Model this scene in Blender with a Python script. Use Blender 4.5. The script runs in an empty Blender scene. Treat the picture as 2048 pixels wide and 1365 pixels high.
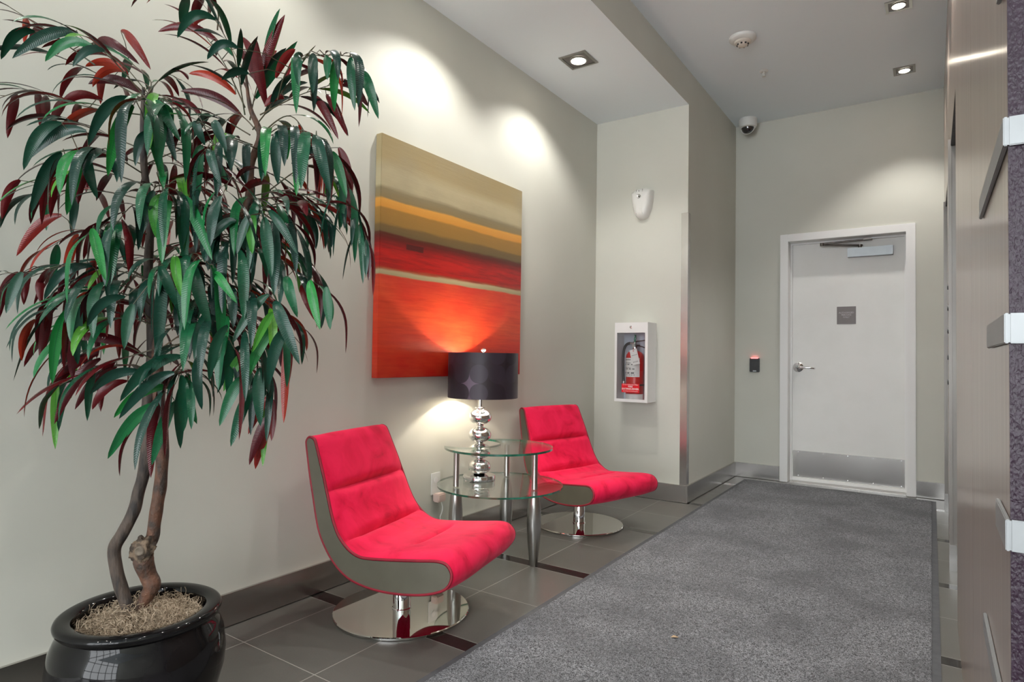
import bpy, bmesh, math, random
from mathutils import Vector, Matrix, Quaternion, noise
PI = math.pi
S = bpy.context.scene
C = S.collection

# ------------------------------------------------------------------ camera
FPX = 1237.706
RX = Vector((0.82747502, 0.00249513, 0.56149698))     # world X row (camera -> world)
RY = Vector((0.56131182, -0.02973616, -0.82707001))
RZ = Vector((0.01463312, 0.99955467, -0.02600648))
CAMP = Vector((0, 0, 1.065))
cam = bpy.data.cameras.new('camera'); co = bpy.data.objects.new('camera', cam); C.objects.link(co)
cam.sensor_width = 36; cam.sensor_fit = 'HORIZONTAL'; cam.lens = FPX / 2048 * 36
cam.clip_start = .05; cam.clip_end = 60
m = Matrix((RX, RY, RZ)).to_4x4(); m.translation = CAMP
co.matrix_world = m
S.camera = co
S.view_settings.view_transform = 'Standard'
S.view_settings.look = 'None'
S.view_settings.gamma = 1
S.view_settings.use_curve_mapping = False
S.view_settings.exposure = 0.76

# ------------------------------------------------------------------ world: daylight beyond the glazed lobby front
w = bpy.data.worlds.new('world'); S.world = w; w.use_nodes = True
bg = w.node_tree.nodes['Background']; bg.inputs[0].default_value = (.93, .97, 1, 1); bg.inputs[1].default_value = 5.6

SPOT_W = 36.0; CORR_W = 36.0       # recessed downlights
LAMP_W = 6.0       # bulb in the table lamp

# ------------------------------------------------------------------ room constants
XL, XP, XR = -2.275, -1.512, .083        # left wall, pillar side, right wall
YP, YB = 4.555, 5.91                     # alcove end, back wall
ZS, ZC = 2.99, 3.247                     # alcove ceiling, corridor ceiling
YF, XE = -5.5, 3.2                       # extent of lobby behind the camera

def hitpx(px, py, D):
    """point seen at a photo pixel, at forward depth D (metres)"""
    v = Vector(((px - 1024) / FPX * D, -(py - 682.5) / FPX * D, -D))
    return Vector((RX.dot(v), RY.dot(v), RZ.dot(v))) + CAMP

# ------------------------------------------------------------------ materials
def mat(name, col, rough=.5, metal=0., spec=.5, bump=None, colvar=None, coat=0., emit=None, sheen=0., aniso=0., coatr=.08):
    """bump=(scale,strength,dist[,(sx,sy,sz)])  colvar=(col2,scale[,lo,hi[,(sx,sy,sz)]])"""
    M = bpy.data.materials.new(name); M.use_nodes = True
    n, l = M.node_tree.nodes, M.node_tree.links
    b = n['Principled BSDF']
    b.inputs['Base Color'].default_value = (*col, 1); b.inputs['Roughness'].default_value = rough
    b.inputs['Metallic'].default_value = metal; b.inputs['Specular IOR Level'].default_value = spec
    b.inputs['Coat Weight'].default_value = coat; b.inputs['Coat Roughness'].default_value = coatr
    b.inputs['Sheen Weight'].default_value = sheen; b.inputs['Anisotropic'].default_value = aniso
    tc = n.new('ShaderNodeTexCoord')
    def nz(scale, sc3, det=3):
        t = n.new('ShaderNodeTexNoise'); t.inputs['Scale'].default_value = scale; t.inputs['Detail'].default_value = det
        if sc3:
            mp = n.new('ShaderNodeMapping'); mp.inputs['Scale'].default_value = sc3
            l.new(tc.outputs['Object'], mp.inputs[0]); l.new(mp.outputs[0], t.inputs['Vector'])
        else: l.new(tc.outputs['Object'], t.inputs['Vector'])
        return t
    if colvar:
        t = nz(colvar[1], colvar[4] if len(colvar) > 4 else None, 5)
        r = n.new('ShaderNodeMapRange'); lo, hi = (colvar[2], colvar[3]) if len(colvar) > 3 else (.35, .65)
        r.inputs[1].default_value = lo; r.inputs[2].default_value = hi
        mx = n.new('ShaderNodeMix'); mx.data_type = 'RGBA'
        mx.inputs[6].default_value = (*col, 1); mx.inputs[7].default_value = (*colvar[0], 1)
        l.new(t.outputs[0], r.inputs[0]); l.new(r.outputs[0], mx.inputs[0]); l.new(mx.outputs[2], b.inputs['Base Color'])
    if bump:
        t = nz(bump[0], bump[3] if len(bump) > 3 else None)
        bp = n.new('ShaderNodeBump'); bp.inputs['Strength'].default_value = bump[1]; bp.inputs['Distance'].default_value = bump[2]
        l.new(t.outputs[0], bp.inputs['Height']); l.new(bp.outputs[0], b.inputs['Normal'])
    if emit:
        b.inputs['Emission Color'].default_value = (*emit[0], 1); b.inputs['Emission Strength'].default_value = emit[1]
    return M

def nodes(M): return M.node_tree.nodes, M.node_tree.links
def mth(n, l, op, a, b=None, c=None):
    t = n.new('ShaderNodeMath'); t.operation = op
    for i, v in enumerate((a, b, c)):
        if v is None: continue
        if isinstance(v, (int, float)): t.inputs[i].default_value = v
        else: l.new(v, t.inputs[i])
    return t.outputs[0]
def mixc(n, l, f, a, b):
    t = n.new('ShaderNodeMix'); t.data_type = 'RGBA'
    if isinstance(f, (int, float)): t.inputs[0].default_value = f
    else: l.new(f, t.inputs[0])
    for i, v in ((6, a), (7, b)):
        if isinstance(v, tuple): t.inputs[i].default_value = (*v, 1)
        else: l.new(v, t.inputs[i])
    return t.outputs[2]

M_wall = mat('wall_paint', (.590, .592, .530), .55, spec=.35, bump=(180, .06, .002), colvar=((.558, .558, .495), 1.3))
M_ceil = mat('ceiling_paint', (.80, .87, .91), .8, spec=.2, bump=(150, .06, .002))
M_white = mat('white_paint', (.78, .78, .77), .4, spec=.4, bump=(60, .03, .001))
M_doorp = mat('door_paint', (.76, .76, .735), .38, spec=.4, bump=(25, .03, .001), colvar=((.73, .73, .70), 6, .45, .8))
M_steel = mat('brushed_steel', (.56, .545, .52), .27, 1, bump=(30, .05, .001, (1, 1, 60)), colvar=((.48, .46, .44), 2.2), aniso=.5)
M_steelv = mat('brushed_steel_upright', (.55, .53, .51), .25, 1, bump=(30, .05, .001, (60, 60, 1)), colvar=((.44, .42, .40), 4))
M_chrome = mat('chrome', (.82, .82, .82), .04, 1, colvar=((.78, .78, .79), 5))
M_mirror = mat('polished_steel', (.66, .64, .60), .03, 1, colvar=((.64, .62, .59), 3))
M_satin = mat('satin_nickel', (.44, .43, .41), .28, 1, bump=(40, .04, .0006, (60, 60, 1)), colvar=((.39, .38, .36), 6))
M_band = mat('satin_aluminium', (.27, .28, .285), .42, .55, bump=(60, .05, .0005, (1, 1, 40)), colvar=((.24, .25, .255), 8))
M_jamb = mat('jamb_enamel', (.30, .285, .265), .35, .35, colvar=((.26, .24, .225), 3))
M_black = mat('black_plastic', (.012, .012, .014), .3, colvar=((.02, .02, .022), 20))
M_recess = mat('recess_grey', (.22, .21, .20), .4, .4, colvar=((.17, .16, .155), 12))
M_dark = mat('dark_recess', (.05, .05, .05), .45, .6, colvar=((.08, .08, .08), 20))
M_greymet = mat('grey_enamel', (.33, .35, .36), .35, .5, bump=(80, .03, .0005), colvar=((.30, .32, .33), 10))
M_bronze = mat('dark_nickel', (.17, .15, .135), .3, .9, colvar=((.12, .11, .10), 20))
M_plast = mat('white_plastic', (.72, .72, .69), .3, colvar=((.69, .69, .66), 8))
M_beige = mat('aged_white_plastic', (.66, .61, .54), .45, colvar=((.60, .55, .48), 20))
M_bulb = mat('lit_lamp_glass', (1, .95, .85), .3, emit=((1, .9, .74), 22), colvar=((1, .93, .8), 5))
M_panel = mat('side_panel_satin', (.125, .115, .085), .38, .3, bump=(120, .04, .0006), colvar=((.11, .10, .074), 9))
M_piping = mat('crimson_piping', (.26, .002, .018), .6, bump=(300, .3, .001), colvar=((.20, .002, .013), 30))
M_pot = mat('black_glaze', (.003, .003, .003), .05, spec=.28, coat=0, colvar=((.010, .009, .010), 4), coatr=.02)
M_moss = mat('dried_moss', (.50, .40, .29), .8, colvar=((.30, .23, .16), 30), bump=(200, .4, .002))
M_soil = mat('dark_soil', (.09, .065, .045), .9, bump=(120, 1, .01), colvar=((.16, .12, .08), 60))
M_bark = mat('grey_brown_bark', (.088, .064, .050), .75, bump=(110, .9, .004, (1, 1, .35)), colvar=((.026, .021, .019), 55, .38, .62, (1, 1, .3)))
M_bark2 = mat('red_brown_bark', (.135, .060, .034), .7, bump=(100, .9, .005), colvar=((.048, .034, .027), 40, .38, .62, (1, 1, .5)))
M_knot = mat('pale_knot_bark', (.17, .12, .08), .85, bump=(40, 1, .012), colvar=((.04, .028, .02), 60, .42, .58))
M_knotin = mat('cut_wood_face', (.13, .105, .08), .8, bump=(60, .6, .004), colvar=((.2, .16, .12), 50))
M_twig = mat('olive_twig', (.10, .07, .04), .6, colvar=((.05, .06, .03), 30))
M_red = mat('extinguisher_red', (.55, .018, .015), .28, colvar=((.50, .015, .014), 12))
M_sign = mat('taupe_sign', (.155, .13, .125), .4, colvar=((.15, .125, .12), 30))
M_signtx = mat('sign_letter_grey', (.55, .52, .52), .5, colvar=((.4, .37, .37), 30))
M_stickr = mat('red_sticker', (.75, .008, .02), .35, colvar=((.7, .008, .02), 30))
M_sticktx = mat('white_letter', (.85, .80, .78), .5, colvar=((.8, .76, .74), 30))
M_label = mat('paper_label', (.72, .71, .68), .6, colvar=((.68, .67, .64), 40))
M_ink = mat('grey_ink', (.09, .09, .09), .6, colvar=((.2, .2, .2), 200, .4, .6))
M_rubber = mat('black_rubber', (.02, .02, .024), .45, colvar=((.03, .03, .034), 20))
M_led = mat('red_led', (.9, .1, .1), .4, emit=((1, .12, .12), 3), colvar=((.9, .15, .15), 4))
M_cordw = mat('white_cord', (.75, .75, .72), .5, colvar=((.7, .7, .68), 20))
M_cabin = mat('pale_blue_white_enamel', (.62, .66, .72), .35, colvar=((.6, .64, .70), 8))
M_green = mat('green_tie', (.01, .22, .11), .4, colvar=((.01, .18, .09), 20))
M_shadei = mat('shade_lining', (.75, .73, .68), .7, colvar=((.7, .68, .63), 20))
M_scrap = mat('dry_leaf_scrap', (.45, .33, .2), .8, colvar=((.3, .2, .12), 200))
M_dome = mat('smoked_dome', (.004, .004, .008), .06, spec=.8, coat=1, colvar=((.008, .008, .012), 10), coatr=.02)

def thin_glass(name, tint, sheen=1.0):
    M = bpy.data.materials.new(name); M.use_nodes = True; n, l = nodes(M); n.clear()
    o = n.new('ShaderNodeOutputMaterial'); t = n.new('ShaderNodeBsdfTransparent'); g = n.new('ShaderNodeBsdfGlossy')
    tc = n.new('ShaderNodeTexCoord'); nz = n.new('ShaderNodeTexNoise'); nz.inputs['Scale'].default_value = 3
    l.new(tc.outputs['Object'], nz.inputs['Vector'])
    l.new(mixc(n, l, nz.outputs[0], tint, tuple(min(1, c * 1.02) for c in tint)), t.inputs[0])
    g.inputs['Roughness'].default_value = .01; g.inputs['Color'].default_value = (1, 1, 1, 1)
    fr = n.new('ShaderNodeLayerWeight'); fr.inputs[0].default_value = .5
    fc = mth(n, l, 'ADD', .04, mth(n, l, 'MULTIPLY', .96, mth(n, l, 'POWER', fr.outputs['Facing'], 5)))
    mx = n.new('ShaderNodeMixShader')
    l.new(mth(n, l, 'MULTIPLY', fc, sheen), mx.inputs[0]); l.new(t.outputs[0], mx.inputs[1]); l.new(g.outputs[0], mx.inputs[2])
    l.new(mx.outputs[0], o.inputs[0]); return M
M_glass = thin_glass('table_glass', (.955, .985, .97))
M_pane = thin_glass('clear_pane', (.95, .96, .97), .8)
M_gedge = mat('green_glass_edge', (.006, .085, .05), .08, spec=.8, coat=1, colvar=((.02, .22, .14), 14, .5, .75))

# velvet
def velvet():
    M = mat('red_suede', (.93, .012, .075), .75, spec=.15, sheen=.35)
    n, l = nodes(M); b = n['Principled BSDF']; tc = n.new('ShaderNodeTexCoord')
    b.inputs['Sheen Tint'].default_value = (1, .25, .35, 1); b.inputs['Sheen Roughness'].default_value = .4
    a = n.new('ShaderNodeTexNoise'); a.inputs['Scale'].default_value = 5.5; a.inputs['Detail'].default_value = 5; a.inputs['Distortion'].default_value = 1.6
    c = n.new('ShaderNodeTexNoise'); c.inputs['Scale'].default_value = 260
    l.new(tc.outputs['Object'], a.inputs['Vector']); l.new(tc.outputs['Object'], c.inputs['Vector'])
    r = n.new('ShaderNodeValToRGB'); e = r.color_ramp.elements
    e[0].position = .27; e[0].color = (.40, .003, .026, 1); e[1].position = .60; e[1].color = (.73, .012, .068, 1)
    x = e.new(.40); x.color = (.62, .006, .048, 1)
    l.new(a.outputs[0], r.inputs[0]); l.new(r.outputs[0], b.inputs['Base Color'])
    h = mth(n, l, 'ADD', mth(n, l, 'MULTIPLY', a.outputs[0], 3), mth(n, l, 'MULTIPLY', c.outputs[0], .3))
    bp = n.new('ShaderNodeBump'); bp.inputs['Strength'].default_value = .25; bp.inputs['Distance'].default_value = .004
    l.new(h, bp.inputs['Height']); l.new(bp.outputs[0], b.inputs['Normal']); return M
M_velvet = velvet()

def floor_mat():
    M = mat('floor_tiles', (.1, .1, .09), .35, spec=.5); n, l = nodes(M); b = n['Principled BSDF']
    g = n.new('ShaderNodeNewGeometry'); sp = n.new('ShaderNodeSeparateXYZ'); l.new(g.outputs['Position'], sp.inputs[0])
    # joints at X = -2.10 + 0.4k
    fx = mth(n, l, 'FRACT', mth(n, l, 'DIVIDE', mth(n, l, 'ADD', sp.outputs[0], 2.10 + 40), .40))
    dx = mth(n, l, 'MULTIPLY', mth(n, l, 'MINIMUM', fx, mth(n, l, 'SUBTRACT', 1, fx)), .40)
    fy = mth(n, l, 'FRACT', mth(n, l, 'DIVIDE', mth(n, l, 'ADD', sp.outputs[1], -1.822 + 91.5), .915))
    dy = mth(n, l, 'MULTIPLY', mth(n, l, 'MINIMUM', fy, mth(n, l, 'SUBTRACT', 1, fy)), .915)   # distance to strip centre
    strip = mth(n, l, 'LESS_THAN', dy, .0365)
    gy = mth(n, l, 'MAXIMUM', mth(n, l, 'GREATER_THAN', dy, .456), mth(n, l, 'LESS_THAN', mth(n, l, 'ABSOLUTE', mth(n, l, 'SUBTRACT', dy, .0375)), .0012))
    gx = mth(n, l, 'MULTIPLY', mth(n, l, 'LESS_THAN', dx, .0016), mth(n, l, 'SUBTRACT', 1, strip))
    gr = mth(n, l, 'MAXIMUM', gx, gy)
    # tile tone per tile + fine grain
    wn = n.new('ShaderNodeTexWhiteNoise'); cm = n.new('ShaderNodeCombineXYZ')
    l.new(mth(n, l, 'FLOOR', mth(n, l, 'DIVIDE', mth(n, l, 'ADD', sp.outputs[0], 42.10), .40)), cm.inputs[0])
    l.new(mth(n, l, 'FLOOR', mth(n, l, 'DIVIDE', mth(n, l, 'ADD', sp.outputs[1], 89.678 ), .4575)), cm.inputs[1])
    l.new(cm.outputs[0], wn.inputs['Vector'])
    nz = n.new('ShaderNodeTexNoise'); nz.inputs['Scale'].default_value = 220; nz.inputs['Detail'].default_value = 2; l.new(g.outputs['Position'], nz.inputs['Vector'])
    nb = n.new('ShaderNodeTexNoise'); nb.inputs['Scale'].default_value = 5; nb.inputs['Detail'].default_value = 4; l.new(g.outputs['Position'], nb.inputs['Vector'])
    base = mixc(n, l, nz.outputs[0], (.074, .073, .066), (.128, .125, .113))
    base = mixc(n, l, mth(n, l, 'MULTIPLY', nb.outputs[0], .5), base, (.115, .108, .095))
    base = mixc(n, l, mth(n, l, 'MULTIPLY', wn.outputs[0], .22), base, (.062, .061, .056))
    base = mixc(n, l, strip, base, (.020, .018, .017))
    base = mixc(n, l, gr, base, (.33, .32, .29))
    l.new(base, b.inputs['Base Color'])
    rg = mth(n, l, 'ADD', mth(n, l, 'MULTIPLY', nb.outputs[0], .12), .26)
    rg = mth(n, l, 'SUBTRACT', rg, mth(n, l, 'MULTIPLY', strip, .22)); l.new(mth(n, l, 'MAXIMUM', rg, .13), b.inputs['Roughness'])
    bp = n.new('ShaderNodeBump'); bp.inputs['Strength'].default_value = .25; bp.inputs['Distance'].default_value = .001
    l.new(mth(n, l, 'SUBTRACT', mth(n, l, 'MULTIPLY', nz.outputs[0], mth(n, l, 'SUBTRACT', .4, mth(n, l, 'MULTIPLY', strip, .4))), gr), bp.inputs['Height']); l.new(bp.outputs[0], b.inputs['Normal'])
    return M
M_floor = floor_mat()

def rug_mat():
    M = mat('charcoal_pile', (.05, .05, .055), .95, spec=.1, sheen=.15); n, l = nodes(M); b = n['Principled BSDF']
    g = n.new('ShaderNodeNewGeometry')
    a = n.new('ShaderNodeTexNoise'); a.inputs['Scale'].default_value = 140; a.inputs['Detail'].default_value = 3; a.inputs['Distortion'].default_value = 2.0
    c = n.new('ShaderNodeTexNoise'); c.inputs['Scale'].default_value = 3.0; c.inputs['Detail'].default_value = 5
    for t in (a, c): l.new(g.outputs['Position'], t.inputs['Vector'])
    r = n.new('ShaderNodeMapRange'); r.inputs[1].default_value = .42; r.inputs[2].default_value = .60; l.new(a.outputs[0], r.inputs[0])
    col = mixc(n, l, r.outputs[0], (.022, .023, .026), (.34, .348, .37))
    r2 = n.new('ShaderNodeMapRange'); r2.inputs[1].default_value = .38; r2.inputs[2].default_value = .66; r2.inputs[3].default_value = 0; r2.inputs[4].default_value = .55; l.new(c.outputs[0], r2.inputs[0])
    col = mixc(n, l, r2.outputs[0], col, (.06, .062, .068))
    l.new(col, b.inputs['Base Color'])
    bp = n.new('ShaderNodeBump'); bp.inputs['Strength'].default_value = 1; bp.inputs['Distance'].default_value = .006
    l.new(a.outputs[0], bp.inputs['Height']); l.new(bp.outputs[0], b.inputs['Normal']); return M
M_rug = rug_mat()
M_rugedge = mat('rug_rubber_edge', (.055, .058, .065), .6, colvar=((.075, .078, .085), 30), bump=(60, .3, .002))

def laminate():
    M = mat('walnut_laminate', (.2, .14, .11), .16, spec=.5, coat=.6); n, l = nodes(M); b = n['Principled BSDF']
    g = n.new('ShaderNodeNewGeometry'); mp = n.new('ShaderNodeMapping'); mp.inputs['Scale'].default_value = (26, 26, .35)
    l.new(g.outputs['Position'], mp.inputs[0])
    a = n.new('ShaderNodeTexNoise'); a.inputs['Scale'].default_value = 2.2; a.inputs['Detail'].default_value = 6; l.new(mp.outputs[0], a.inputs['Vector'])
    col = mixc(n, l, a.outputs[0], (.12, .078, .058), (.38, .285, .225))
    l.new(col, b.inputs['Base Color'])
    bp = n.new('ShaderNodeBump'); bp.inputs['Strength'].default_value = .25; bp.inputs['Distance'].default_value = .001
    l.new(a.outputs[0], bp.inputs['Height']); l.new(bp.outputs[0], b.inputs['Normal'])
    b.inputs['Roughness'].default_value = .30; b.inputs['Coat Roughness'].default_value = .17
    return M
M_lam = laminate()

def leather():
    M = mat('purple_leather', (.055, .022, .045), .36, spec=.35); n, l = nodes(M); b = n['Principled BSDF']
    g = n.new('ShaderNodeNewGeometry')
    mp = n.new('ShaderNodeMapping'); mp.inputs['Scale'].default_value = (1, 1, .6); l.new(g.outputs['Position'], mp.inputs[0])
    v = n.new('ShaderNodeTexVoronoi'); v.inputs['Scale'].default_value = 300; v.feature = 'SMOOTH_F1'; l.new(mp.outputs[0], v.inputs['Vector'])
    a = n.new('ShaderNodeTexNoise'); a.inputs['Scale'].default_value = 230; a.inputs['Detail'].default_value = 2; a.inputs['Distortion'].default_value = 1; l.new(mp.outputs[0], a.inputs['Vector'])
    l.new(mixc(n, l, a.outputs[0], (.014, .005, .011), (.034, .015, .032)), b.inputs['Base Color'])
    bp = n.new('ShaderNodeBump'); bp.inputs['Strength'].default_value = .6; bp.inputs['Distance'].default_value = .0016
    l.new(mth(n, l, 'ADD', v.outputs[0], a.outputs[0]), bp.inputs['Height']); l.new(bp.outputs[0], b.inputs['Normal']); return M
M_leather = leather()

def painting_mat():
    M = mat('painted_canvas', (.5, .1, .1), .38, spec=.4, coat=.35, coatr=.22); n, l = nodes(M); b = n['Principled BSDF']
    g = n.new('ShaderNodeNewGeometry'); sp = n.new('ShaderNodeSeparateXYZ'); l.new(g.outputs['Position'], sp.inputs[0])
    mp = n.new('ShaderNodeMapping'); mp.inputs['Scale'].default_value = (1, 1, 8); l.new(g.outputs['Position'], mp.inputs[0])
    s1 = n.new('ShaderNodeTexNoise'); s1.inputs['Scale'].default_value = 2.2; s1.inputs['Detail'].default_value = 6; s1.inputs['Roughness'].default_value = .62; l.new(mp.outputs[0], s1.inputs['Vector'])
    mp2 = n.new('ShaderNodeMapping'); mp2.inputs['Scale'].default_value = (2, 2.6, 38); mp2.inputs['Rotation'].default_value = (.03, 0, 0); l.new(g.outputs['Position'], mp2.inputs[0])
    s2 = n.new('ShaderNodeTexNoise'); s2.inputs['Scale'].default_value = 1.6; s2.inputs['Detail'].default_value = 7; s2.inputs['Roughness'].default_value = .7; l.new(mp2.outputs[0], s2.inputs['Vector'])
    mp3 = n.new('ShaderNodeMapping'); mp3.inputs['Scale'].default_value = (1, 1.3, 2.6); l.new(g.outputs['Position'], mp3.inputs[0])
    s3 = n.new('ShaderNodeTexNoise'); s3.inputs['Scale'].default_value = 2.6; s3.inputs['Detail'].default_value = 4; l.new(mp3.outputs[0], s3.inputs['Vector'])
    z = mth(n, l, 'ADD', sp.outputs[2], mth(n, l, 'MULTIPLY', mth(n, l, 'SUBTRACT', s1.outputs[0], .5), .035))
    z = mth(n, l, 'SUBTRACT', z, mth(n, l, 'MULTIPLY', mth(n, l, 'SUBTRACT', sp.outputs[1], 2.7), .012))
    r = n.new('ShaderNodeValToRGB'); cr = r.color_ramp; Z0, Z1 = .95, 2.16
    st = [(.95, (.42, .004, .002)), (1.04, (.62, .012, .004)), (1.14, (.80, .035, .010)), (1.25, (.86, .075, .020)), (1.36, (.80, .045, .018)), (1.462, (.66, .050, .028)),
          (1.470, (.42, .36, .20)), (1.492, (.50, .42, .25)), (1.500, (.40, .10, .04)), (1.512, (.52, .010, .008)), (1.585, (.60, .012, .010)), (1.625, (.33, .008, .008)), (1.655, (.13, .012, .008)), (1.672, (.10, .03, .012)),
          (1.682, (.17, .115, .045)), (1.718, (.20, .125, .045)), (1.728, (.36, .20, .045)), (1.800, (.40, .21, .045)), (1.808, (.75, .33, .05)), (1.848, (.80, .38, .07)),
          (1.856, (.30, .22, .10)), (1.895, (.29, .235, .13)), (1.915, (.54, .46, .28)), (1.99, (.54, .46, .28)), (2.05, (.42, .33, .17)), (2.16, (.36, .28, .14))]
    e = cr.elements
    while len(e) > 1: e.remove(e[0])
    for i, (zz, cc) in enumerate(st):
        p = (zz - Z0) / (Z1 - Z0)
        if i == 0: e[0].position = p; e[0].color = (*cc, 1)
        else: x = e.new(p); x.color = (*cc, 1)
    l.new(mth(n, l, 'DIVIDE', mth(n, l, 'SUBTRACT', z, Z0), Z1 - Z0), r.inputs[0])
    mr = n.new('ShaderNodeMapRange'); mr.inputs[1].default_value = .42; mr.inputs[2].default_value = .68; l.new(s2.outputs[0], mr.inputs[0])
    redz = mth(n, l, 'MULTIPLY', mth(n, l, 'LESS_THAN', sp.outputs[2], 1.675), mth(n, l, 'GREATER_THAN', sp.outputs[2], 1.50))
    col = mixc(n, l, mth(n, l, 'MULTIPLY', mth(n, l, 'MULTIPLY', mr.outputs[0], redz), .7), r.outputs[0], (.14, .006, .008))
    mr3 = n.new('ShaderNodeMapRange'); mr3.inputs[1].default_value = .42; mr3.inputs[2].default_value = .7; l.new(s3.outputs[0], mr3.inputs[0])
    low = mth(n, l, 'LESS_THAN', sp.outputs[2], 1.466)
    col = mixc(n, l, mth(n, l, 'MULTIPLY', mth(n, l, 'MULTIPLY', mr3.outputs[0], low), .55), col, (.88, .13, .035))
    col = mixc(n, l, mth(n, l, 'MULTIPLY', mth(n, l, 'MULTIPLY', mr.outputs[0], low), .45), col, (.50, .008, .004))
    up = mth(n, l, 'GREATER_THAN', sp.outputs[2], 1.9)
    col = mixc(n, l, mth(n, l, 'MULTIPLY', mth(n, l, 'MULTIPLY', mr3.outputs[0], up), .5), col, (.36, .31, .20))
    # the short dark dash in the red field
    def box01(v, a, bb): return mth(n, l, 'MULTIPLY', mth(n, l, 'GREATER_THAN', v, a), mth(n, l, 'LESS_THAN', v, bb))
    dash = mth(n, l, 'MULTIPLY', box01(sp.outputs[1], 2.31, 2.44), box01(z, 1.615, 1.645))
    col = mixc(n, l, mth(n, l, 'MULTIPLY', dash, .85), col, (.07, .008, .008))
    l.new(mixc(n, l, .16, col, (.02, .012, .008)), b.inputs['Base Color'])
    bp = n.new('ShaderNodeBump'); bp.inputs['Strength'].default_value = .3; bp.inputs['Distance'].default_value = .003
    l.new(s2.outputs[0], bp.inputs['Height']); l.new(bp.outputs[0], b.inputs['Normal']); return M
M_paint = painting_mat()

def shade_mat():
    M = mat('circle_pattern_shade', (.05, .04, .055), .42, spec=.5); n, l = nodes(M); b = n['Principled BSDF']
    tc = n.new('ShaderNodeTexCoord'); sp = n.new('ShaderNodeSeparateXYZ'); l.new(tc.outputs['Object'], sp.inputs[0])
    ang = mth(n, l, 'ARCTAN2', sp.outputs[1], sp.outputs[0])
    u = mth(n, l, 'ADD', mth(n, l, 'MULTIPLY', ang, 12 / (2 * PI)), 50.5); v = mth(n, l, 'ADD', mth(n, l, 'MULTIPLY', sp.outputs[2], 1 / .1), 50.35)
    du = mth(n, l, 'SUBTRACT', mth(n, l, 'FRACT', u), .5); dv = mth(n, l, 'SUBTRACT', mth(n, l, 'FRACT', v), .5)
    d = mth(n, l, 'SQRT', mth(n, l, 'ADD', mth(n, l, 'MULTIPLY', du, du), mth(n, l, 'MULTIPLY', dv, dv)))
    ins = mth(n, l, 'LESS_THAN', d, .495)
    cm = n.new('ShaderNodeCombineXYZ'); l.new(mth(n, l, 'FLOOR', u), cm.inputs[0]); l.new(mth(n, l, 'FLOOR', v), cm.inputs[1])
    wn = n.new('ShaderNodeTexWhiteNoise'); l.new(cm.outputs[0], wn.inputs['Vector'])
    cm2 = n.new('ShaderNodeCombineXYZ'); l.new(mth(n, l, 'FLOOR', mth(n, l, 'ADD', u, .5)), cm2.inputs[0]); l.new(mth(n, l, 'FLOOR', mth(n, l, 'ADD', v, .5)), cm2.inputs[1])
    wn2 = n.new('ShaderNodeTexWhiteNoise'); l.new(cm2.outputs[0], wn2.inputs['Vector'])
    c1 = mixc(n, l, wn.outputs[0], (.018, .012, .018), (.050, .038, .058))
    c2 = mixc(n, l, mth(n, l, 'POWER', wn2.outputs[0], 4), (.020, .013, .018), (.17, .13, .19))
    l.new(mixc(n, l, ins, c2, c1), b.inputs['Base Color']); return M
M_shade = shade_mat()

def leaf_mat():
    M = bpy.data.materials.new('two_sided_leaf'); M.use_nodes = True; n, l = nodes(M); b = n['Principled BSDF']
    g = n.new('ShaderNodeNewGeometry'); at = n.new('ShaderNodeAttribute'); at.attribute_name = 'tone'
    uv = n.new('ShaderNodeAttribute'); uv.attribute_name = 'vein'
    sep = n.new('ShaderNodeSeparateXYZ'); l.new(uv.outputs['Vector'], sep.inputs[0])
    r = n.new('ShaderNodeValToRGB'); e = r.color_ramp.elements
    e[0].position = 0; e[0].color = (.005, .024, .018, 1); e[1].position = 1; e[1].color = (.10, .29, .020, 1)
    for p, c in ((.35, (.006, .042, .026)), (.65, (.008, .10, .036)), (.85, (.014, .18, .034))): x = e.new(p); x.color = (*c, 1)
    l.new(at.outputs['Fac'], r.inputs[0])
    rr = n.new('ShaderNodeValToRGB'); e = rr.color_ramp.elements
    e[0].position = 0; e[0].color = (.045, .004, .007, 1); e[1].position = 1; e[1].color = (.34, .028, .010, 1)
    x = e.new(.6); x.color = (.12, .006, .008, 1)
    l.new(at.outputs['Fac'], rr.inputs[0])
    # midrib line and fine ribs across the blade
    mid = mth(n, l, 'LESS_THAN', mth(n, l, 'ABSOLUTE', sep.outputs[0]), .06)
    gcol = mixc(n, l, mth(n, l, 'MULTIPLY', mid, .5), r.outputs[0], (.01, .05, .03))
    rcol = mixc(n, l, mth(n, l, 'MULTIPLY', mid, .5), rr.outputs[0], (.05, .004, .008))
    l.new(mixc(n, l, g.outputs['Backfacing'], gcol, rcol), b.inputs['Base Color'])
    b.inputs['Roughness'].default_value = .27; b.inputs['Specular IOR Level'].default_value = .38
    sn = mth(n, l, 'SINE', mth(n, l, 'MULTIPLY', mth(n, l, 'ADD', sep.outputs[1], mth(n, l, 'MULTIPLY', mth(n, l, 'ABSOLUTE', sep.outputs[0]), -.03)), 230))
    bp = n.new('ShaderNodeBump'); bp.inputs['Strength'].default_value = .13; bp.inputs['Distance'].default_value = .0010
    l.new(sn, bp.inputs['Height']); l.new(bp.outputs[0], b.inputs['Normal'])
    b.inputs['Subsurface Weight'].default_value = 0
    return M
M_leaf = leaf_mat()

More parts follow.
